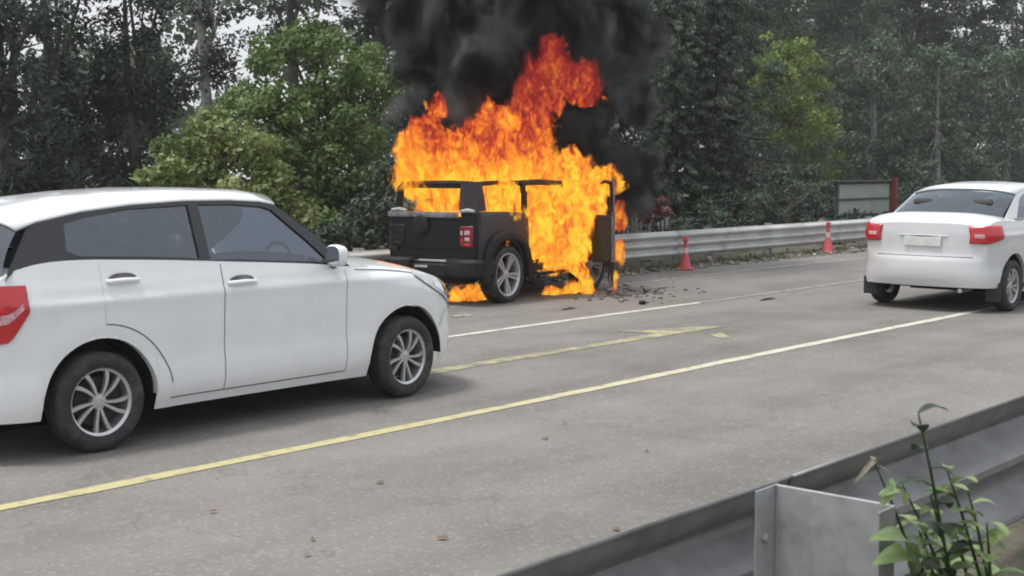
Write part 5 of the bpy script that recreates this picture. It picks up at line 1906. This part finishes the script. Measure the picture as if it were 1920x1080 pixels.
cs, rs = [], []
for k in range(260):
    cs.append((rng_.uniform(-40, 70), rng_.uniform(-30, -24), rng_.uniform(0.3, 7)))
    rs.append(rng_.uniform(1.0, 1.9))
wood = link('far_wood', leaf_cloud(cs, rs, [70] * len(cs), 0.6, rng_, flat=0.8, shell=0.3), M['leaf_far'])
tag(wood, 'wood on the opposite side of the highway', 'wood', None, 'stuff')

# undergrowth below and behind the rail
cs, rs, ns = [], [], []
for k in range(2200):
    x = rng_.uniform(8, 62)
    y = rng_.uniform(13.6, 22)
    cs.append((x, y, rng_.uniform(0.05, 0.45 + 0.05 * (y - 13.6)) + 0.02 * (y - 13)))
    rs.append(rng_.uniform(0.15, 0.35))
ug = link('undergrowth', leaf_cloud(cs, rs, [45] * len(cs), 0.11, rng_, flat=0.8), M['leaf_dark'])
tag(ug, 'dark undergrowth behind the far guardrail', 'undergrowth', None, 'stuff')
cs, rs = [], []
for k in range(500):
    x = rng_.uniform(13, 60)
    cs.append((x, 12.62 + abs(rng_.normal()) * 0.28, 0.03))
    rs.append(rng_.uniform(0.06, 0.16))
gs = link('verge_grass', leaf_cloud(cs, rs, [16] * len(cs), 0.09, rng_, flat=0.7, aspect=0.25), M['grass'])
tag(gs, 'dry grass and weeds along the foot of the far rail', 'grass', None, 'stuff')
# gravel and dry leaves along the verge
mb = MB()
rg = random.Random(8)
for k in range(900):
    x = rg.uniform(13, 45)
    y = 12.45 + abs(rg.gauss(0, 0.32))
    s_ = rg.uniform(0.015, 0.06) * (1.6 if rg.random() < 0.08 else 1)
    rot = Matrix.Rotation(rg.uniform(0, 6.28), 3, 'Z') @ Matrix.Rotation(rg.uniform(-.5, .5), 3, 'X')
    mb.box((x, y, 0.01 + s_ * 0.25), (s_ * rg.uniform(.8, 1.7), s_, s_ * rg.uniform(.4, .9)), rot)
ro_ = mb.build('gravel', M['stone'], None, smooth=0)
tag(ro_, 'loose stones and crumbled gravel along the far verge', 'gravel', None, 'stuff')

# ------------------------------------------------------------------ debris on the road
def chunk(name, label, loc, dims, mat, seed, cat='debris', group='debris fallen from the burning car'):
    bm = bmesh.new()
    bmesh.ops.create_icosphere(bm, subdivisions=2, radius=0.5)
    for v in bm.verts:
        n_ = mnoise.noise(v.co * 2.3 + Vector((seed, seed * 2, 0)))
        v.co *= 1 + 0.7 * n_
        v.co = Vector((v.co.x * dims[0], v.co.y * dims[1], max(-0.3, v.co.z) * dims[2]))
    me = bpy.data.meshes.new(name)
    bm.to_mesh(me)
    bm.free()
    o = link(name, me, mat)
    o.location = Vector(loc) + Vector((0, 0, 0.3 * dims[2]))
    o.rotation_euler = (0, 0, seed)
    return tag(o, label, cat, group)


chunk('debris', 'pale crumpled piece of debris ahead of the burning car', ground(1216, 548), (0.22, 0.16, 0.10), M['ash_grey'], 1.0)
chunk('debris', 'small black lump on the lane line right of the fire', ground(1204, 571), (0.09, 0.07, 0.06), M['burnt'], 2.0)
chunk('debris', 'flat dark sliver on the road before the burning car sill', ground(1068, 579), (0.34, 0.10, 0.012), M['burnt'], 0.3)
chunk('debris', 'grey ash heap beside the foot of the open door', ground(1150, 546), (0.30, 0.20, 0.07), M['ash_grey'], 4.0)
chunk('debris', 'small pale scrap between the door and the crumpled debris', ground(1184, 545), (0.14, 0.10, 0.05), M['ash_grey'], 5.0)
chunk('debris', 'dark flattened strip lying in the lane ahead of the fire', ground(1442, 561), (0.50, 0.10, 0.014), M['burnt'], 0.2)
chunk('debris', 'pale flattened rag on the shoulder behind the hatchback nose', ground(868, 592), (0.36, 0.18, 0.016), M['stone'], 0.4)
chunk('stone', 'pale stone on the verge just right of the nearer cone', ground(1328, 494), (0.22, 0.16, 0.16), M['stone'], 7.0, 'stone', 'stones on the far verge')
chunk('stone', 'pale stone on the verge below the rail near the farther cone', ground(1600, 474), (0.2, 0.16, 0.14), M['stone'], 8.0, 'stone', 'stones on the far verge')
ash = MB()
ra = random.Random(31)
for k in range(150):
    p = ground(ra.gauss(1170, 55), ra.gauss(549, 9))
    s_ = ra.uniform(0.012, 0.045)
    ash.box((p.x, p.y, 0.004 + s_ * 0.2), (s_ * ra.uniform(0.8, 2.2), s_, s_ * 0.4), Matrix.Rotation(ra.uniform(0, 6), 3, 'Z') @ Matrix.Rotation(ra.uniform(-.4, .4), 3, 'X'))
tag(ash.build('ash_flakes', M['ash_grey'], None, smooth=0), 'grey ash flakes scattered on the road by the open door', 'ash', None, 'stuff')
for i, (px, py) in enumerate(((1022, 822), (1058, 795), (830, 1010), (576, 1041), (587, 1012), (1155, 993), (712, 905), (1212, 845), (400, 960))):
    p = ground(px, py, 0.006)
    r_ = random.Random(i)
    s_ = r_.uniform(0.018, 0.032)
    lf = MB().grid([[(-s_, 0, 0.004), (-s_, 0.001, 0.004)], [(-s_ * .4, -s_ * .5, 0.008), (-s_ * .4, s_ * .5, 0.010)], [(s_ * .4, -s_ * .45, 0.006), (s_ * .4, s_ * .45, 0.012)], [(s_, 0, 0.003), (s_, 0.001, 0.003)]]).build('fallen_leaf', M['dry_leaf'])
    lf.location = p
    lf.rotation_euler = (0, 0, r_.uniform(0, 6))
    tag(lf, 'small dry leaf lying on the empty near lane of asphalt', 'leaf', 'dry leaves on the near lane')

# ------------------------------------------------------------------ plant in the median by the near post
pb = ground(1700, 1150, 0.3)
pl = thing('roadside_plant', 'leafy green weed with a dry tip growing beside the near guardrail post', 'plant', (3.72, 1.44, 0.02))


def leaf_blade(base, tip, wd, up, mat, parent, name='leaf'):
    base, tip = Vector(base), Vector(tip)
    d = tip - base
    sdv = d.cross(Vector(up)).normalized()
    nn = sdv.cross(d).normalized()
    rows = []
    n = 9
    for k in range(n + 1):
        u = k / n
        c = base + d * u + nn * 0.16 * d.length * math.sin(math.pi * u)
        h = wd * math.sin(math.pi * min(1, u * 0.92 + 0.05)) ** 0.8
        rows.append([c - sdv * h + nn * 0.25 * h, c - sdv * h * 0.5 + nn * 0.08 * h, c, c + sdv * h * 0.5 + nn * 0.08 * h, c + sdv * h + nn * 0.25 * h])
    m_ = MB().grid(rows)
    o = m_.build(name, mat, parent, smooth=1.0)
    a_ = o.data.attributes.new('tint', 'FLOAT', 'FACE')
    a_.data.foreach_set('value', [0.35 + 0.5 * ((i * 7) % 10) / 10 for i in range(len(o.data.polygons))])
    return o


O = Vector((3.72, 1.44, 0.02))
def Pp(px, py, z_or_Y, isY=True): return at(px, py, z_or_Y) - O
rp_ = random.Random(21)
tops = [(1640, 868, 1.66), (1690, 905, 1.62), (1722, 775, 1.50), (1775, 880, 1.45), (1815, 920, 1.42), (1720, 985, 1.60), (1790, 990, 1.50), (1850, 980, 1.36), (1745, 930, 1.50), (1700, 1010, 1.62), (1760, 1020, 1.56)]
stem = MB()
for i, (px, py, Y) in enumerate(tops):
    tip = Pp(px, py, Y)
    root_ = Vector((rp_.uniform(-.05, .10), rp_.uniform(-.08, .08), 0))
    mid = root_.lerp(tip, 0.55) + Vector((rp_.uniform(-.02, .04), rp_.uniform(-.03, .03), 0.03))
    stem.tube([root_, root_.lerp(mid, 0.5) + Vector((0, 0, 0.02)), mid, mid.lerp(tip, 0.6) + Vector((0, 0, 0.012)), tip], [0.007, 0.006, 0.005, 0.004, 0.002], 6)
    nl = 13 if i != 0 else 4
    for k in range(nl):
        u = 0.35 + 0.65 * k / (nl - 1)
        p = root_.lerp(mid, u / 0.55) if u < 0.55 else mid.lerp(tip, (u - 0.55) / 0.45)
        a_ = k * 2.4 + i
        ln = (0.105 - 0.05 * (u - 0.35)) * rp_.uniform(0.8, 1.35)
        if i == 0: ln *= 0.6
        q = p + Vector((math.cos(a_) * ln, math.sin(a_) * ln, rp_.uniform(-0.35, 0.45) * ln))
        mt = 'leaf_dry' if i == 0 else ('leaf_dark' if i == 2 else ('leaf_mid' if rp_.random() < 0.35 else 'leaf_fresh'))
        leaf_blade(p, q, ln * rp_.uniform(0.22, 0.34), (0.1, -0.1, 1), M[mt], pl)
stem.build('stem', M['leaf_mid'], pl)
for a_, b_, wd, mt in (
    ((1705, 1065), (1632, 1012), 0.034, 'leaf_fresh'), ((1710, 1080), (1638, 1058), 0.036, 'leaf_fresh'), ((1695, 945), (1652, 930), 0.020, 'leaf_fresh'), ((1680, 905), (1650, 950), 0.020, 'leaf_fresh'),
    ((1640, 868), (1602, 905), 0.008, 'leaf_dry'), ((1640, 868), (1662, 858), 0.007, 'leaf_dry'), ((1644, 872), (1676, 905), 0.006, 'leaf_dry')):
    leaf_blade(Pp(a_[0], a_[1], 1.60), Pp(b_[0], b_[1], 1.56), wd, (0.2, -0.6, 1), M[mt], pl)
# low weeds of the median
cs, rs = [], []
for k in range(260):
    cs.append((rng_.uniform(-1, 9), rng_.uniform(0.3, 1.75), 0.04))
    rs.append(rng_.uniform(0.05, 0.14))
mg = link('median_grass', leaf_cloud(cs, rs, [20] * len(cs), 0.09, rng_, flat=0.8, aspect=0.22), M['grass'])
tag(mg, 'short weeds growing in the median behind the near rail', 'grass', None, 'stuff')


# ------------------------------------------------------------------ the hazy air over the road
hm = bpy.data.materials.new('haze')
hm.use_nodes = True
hm.node_tree.nodes.clear()
ho = N(hm.node_tree, 'ShaderNodeOutputMaterial')
hv = N(hm.node_tree, 'ShaderNodeVolumePrincipled')
hv.inputs['Color'].default_value = (0.80, 0.84, 0.84, 1)
hv.inputs['Density'].default_value = 0.0007
hm.node_tree.links.new(hv.outputs[0], ho.inputs['Volume'])
hz_ = MB().box((80, 50, 12.4), (300, 180, 27)).build('haze', hm, None, smooth=0)
hz_['kind'] = 'stuff'
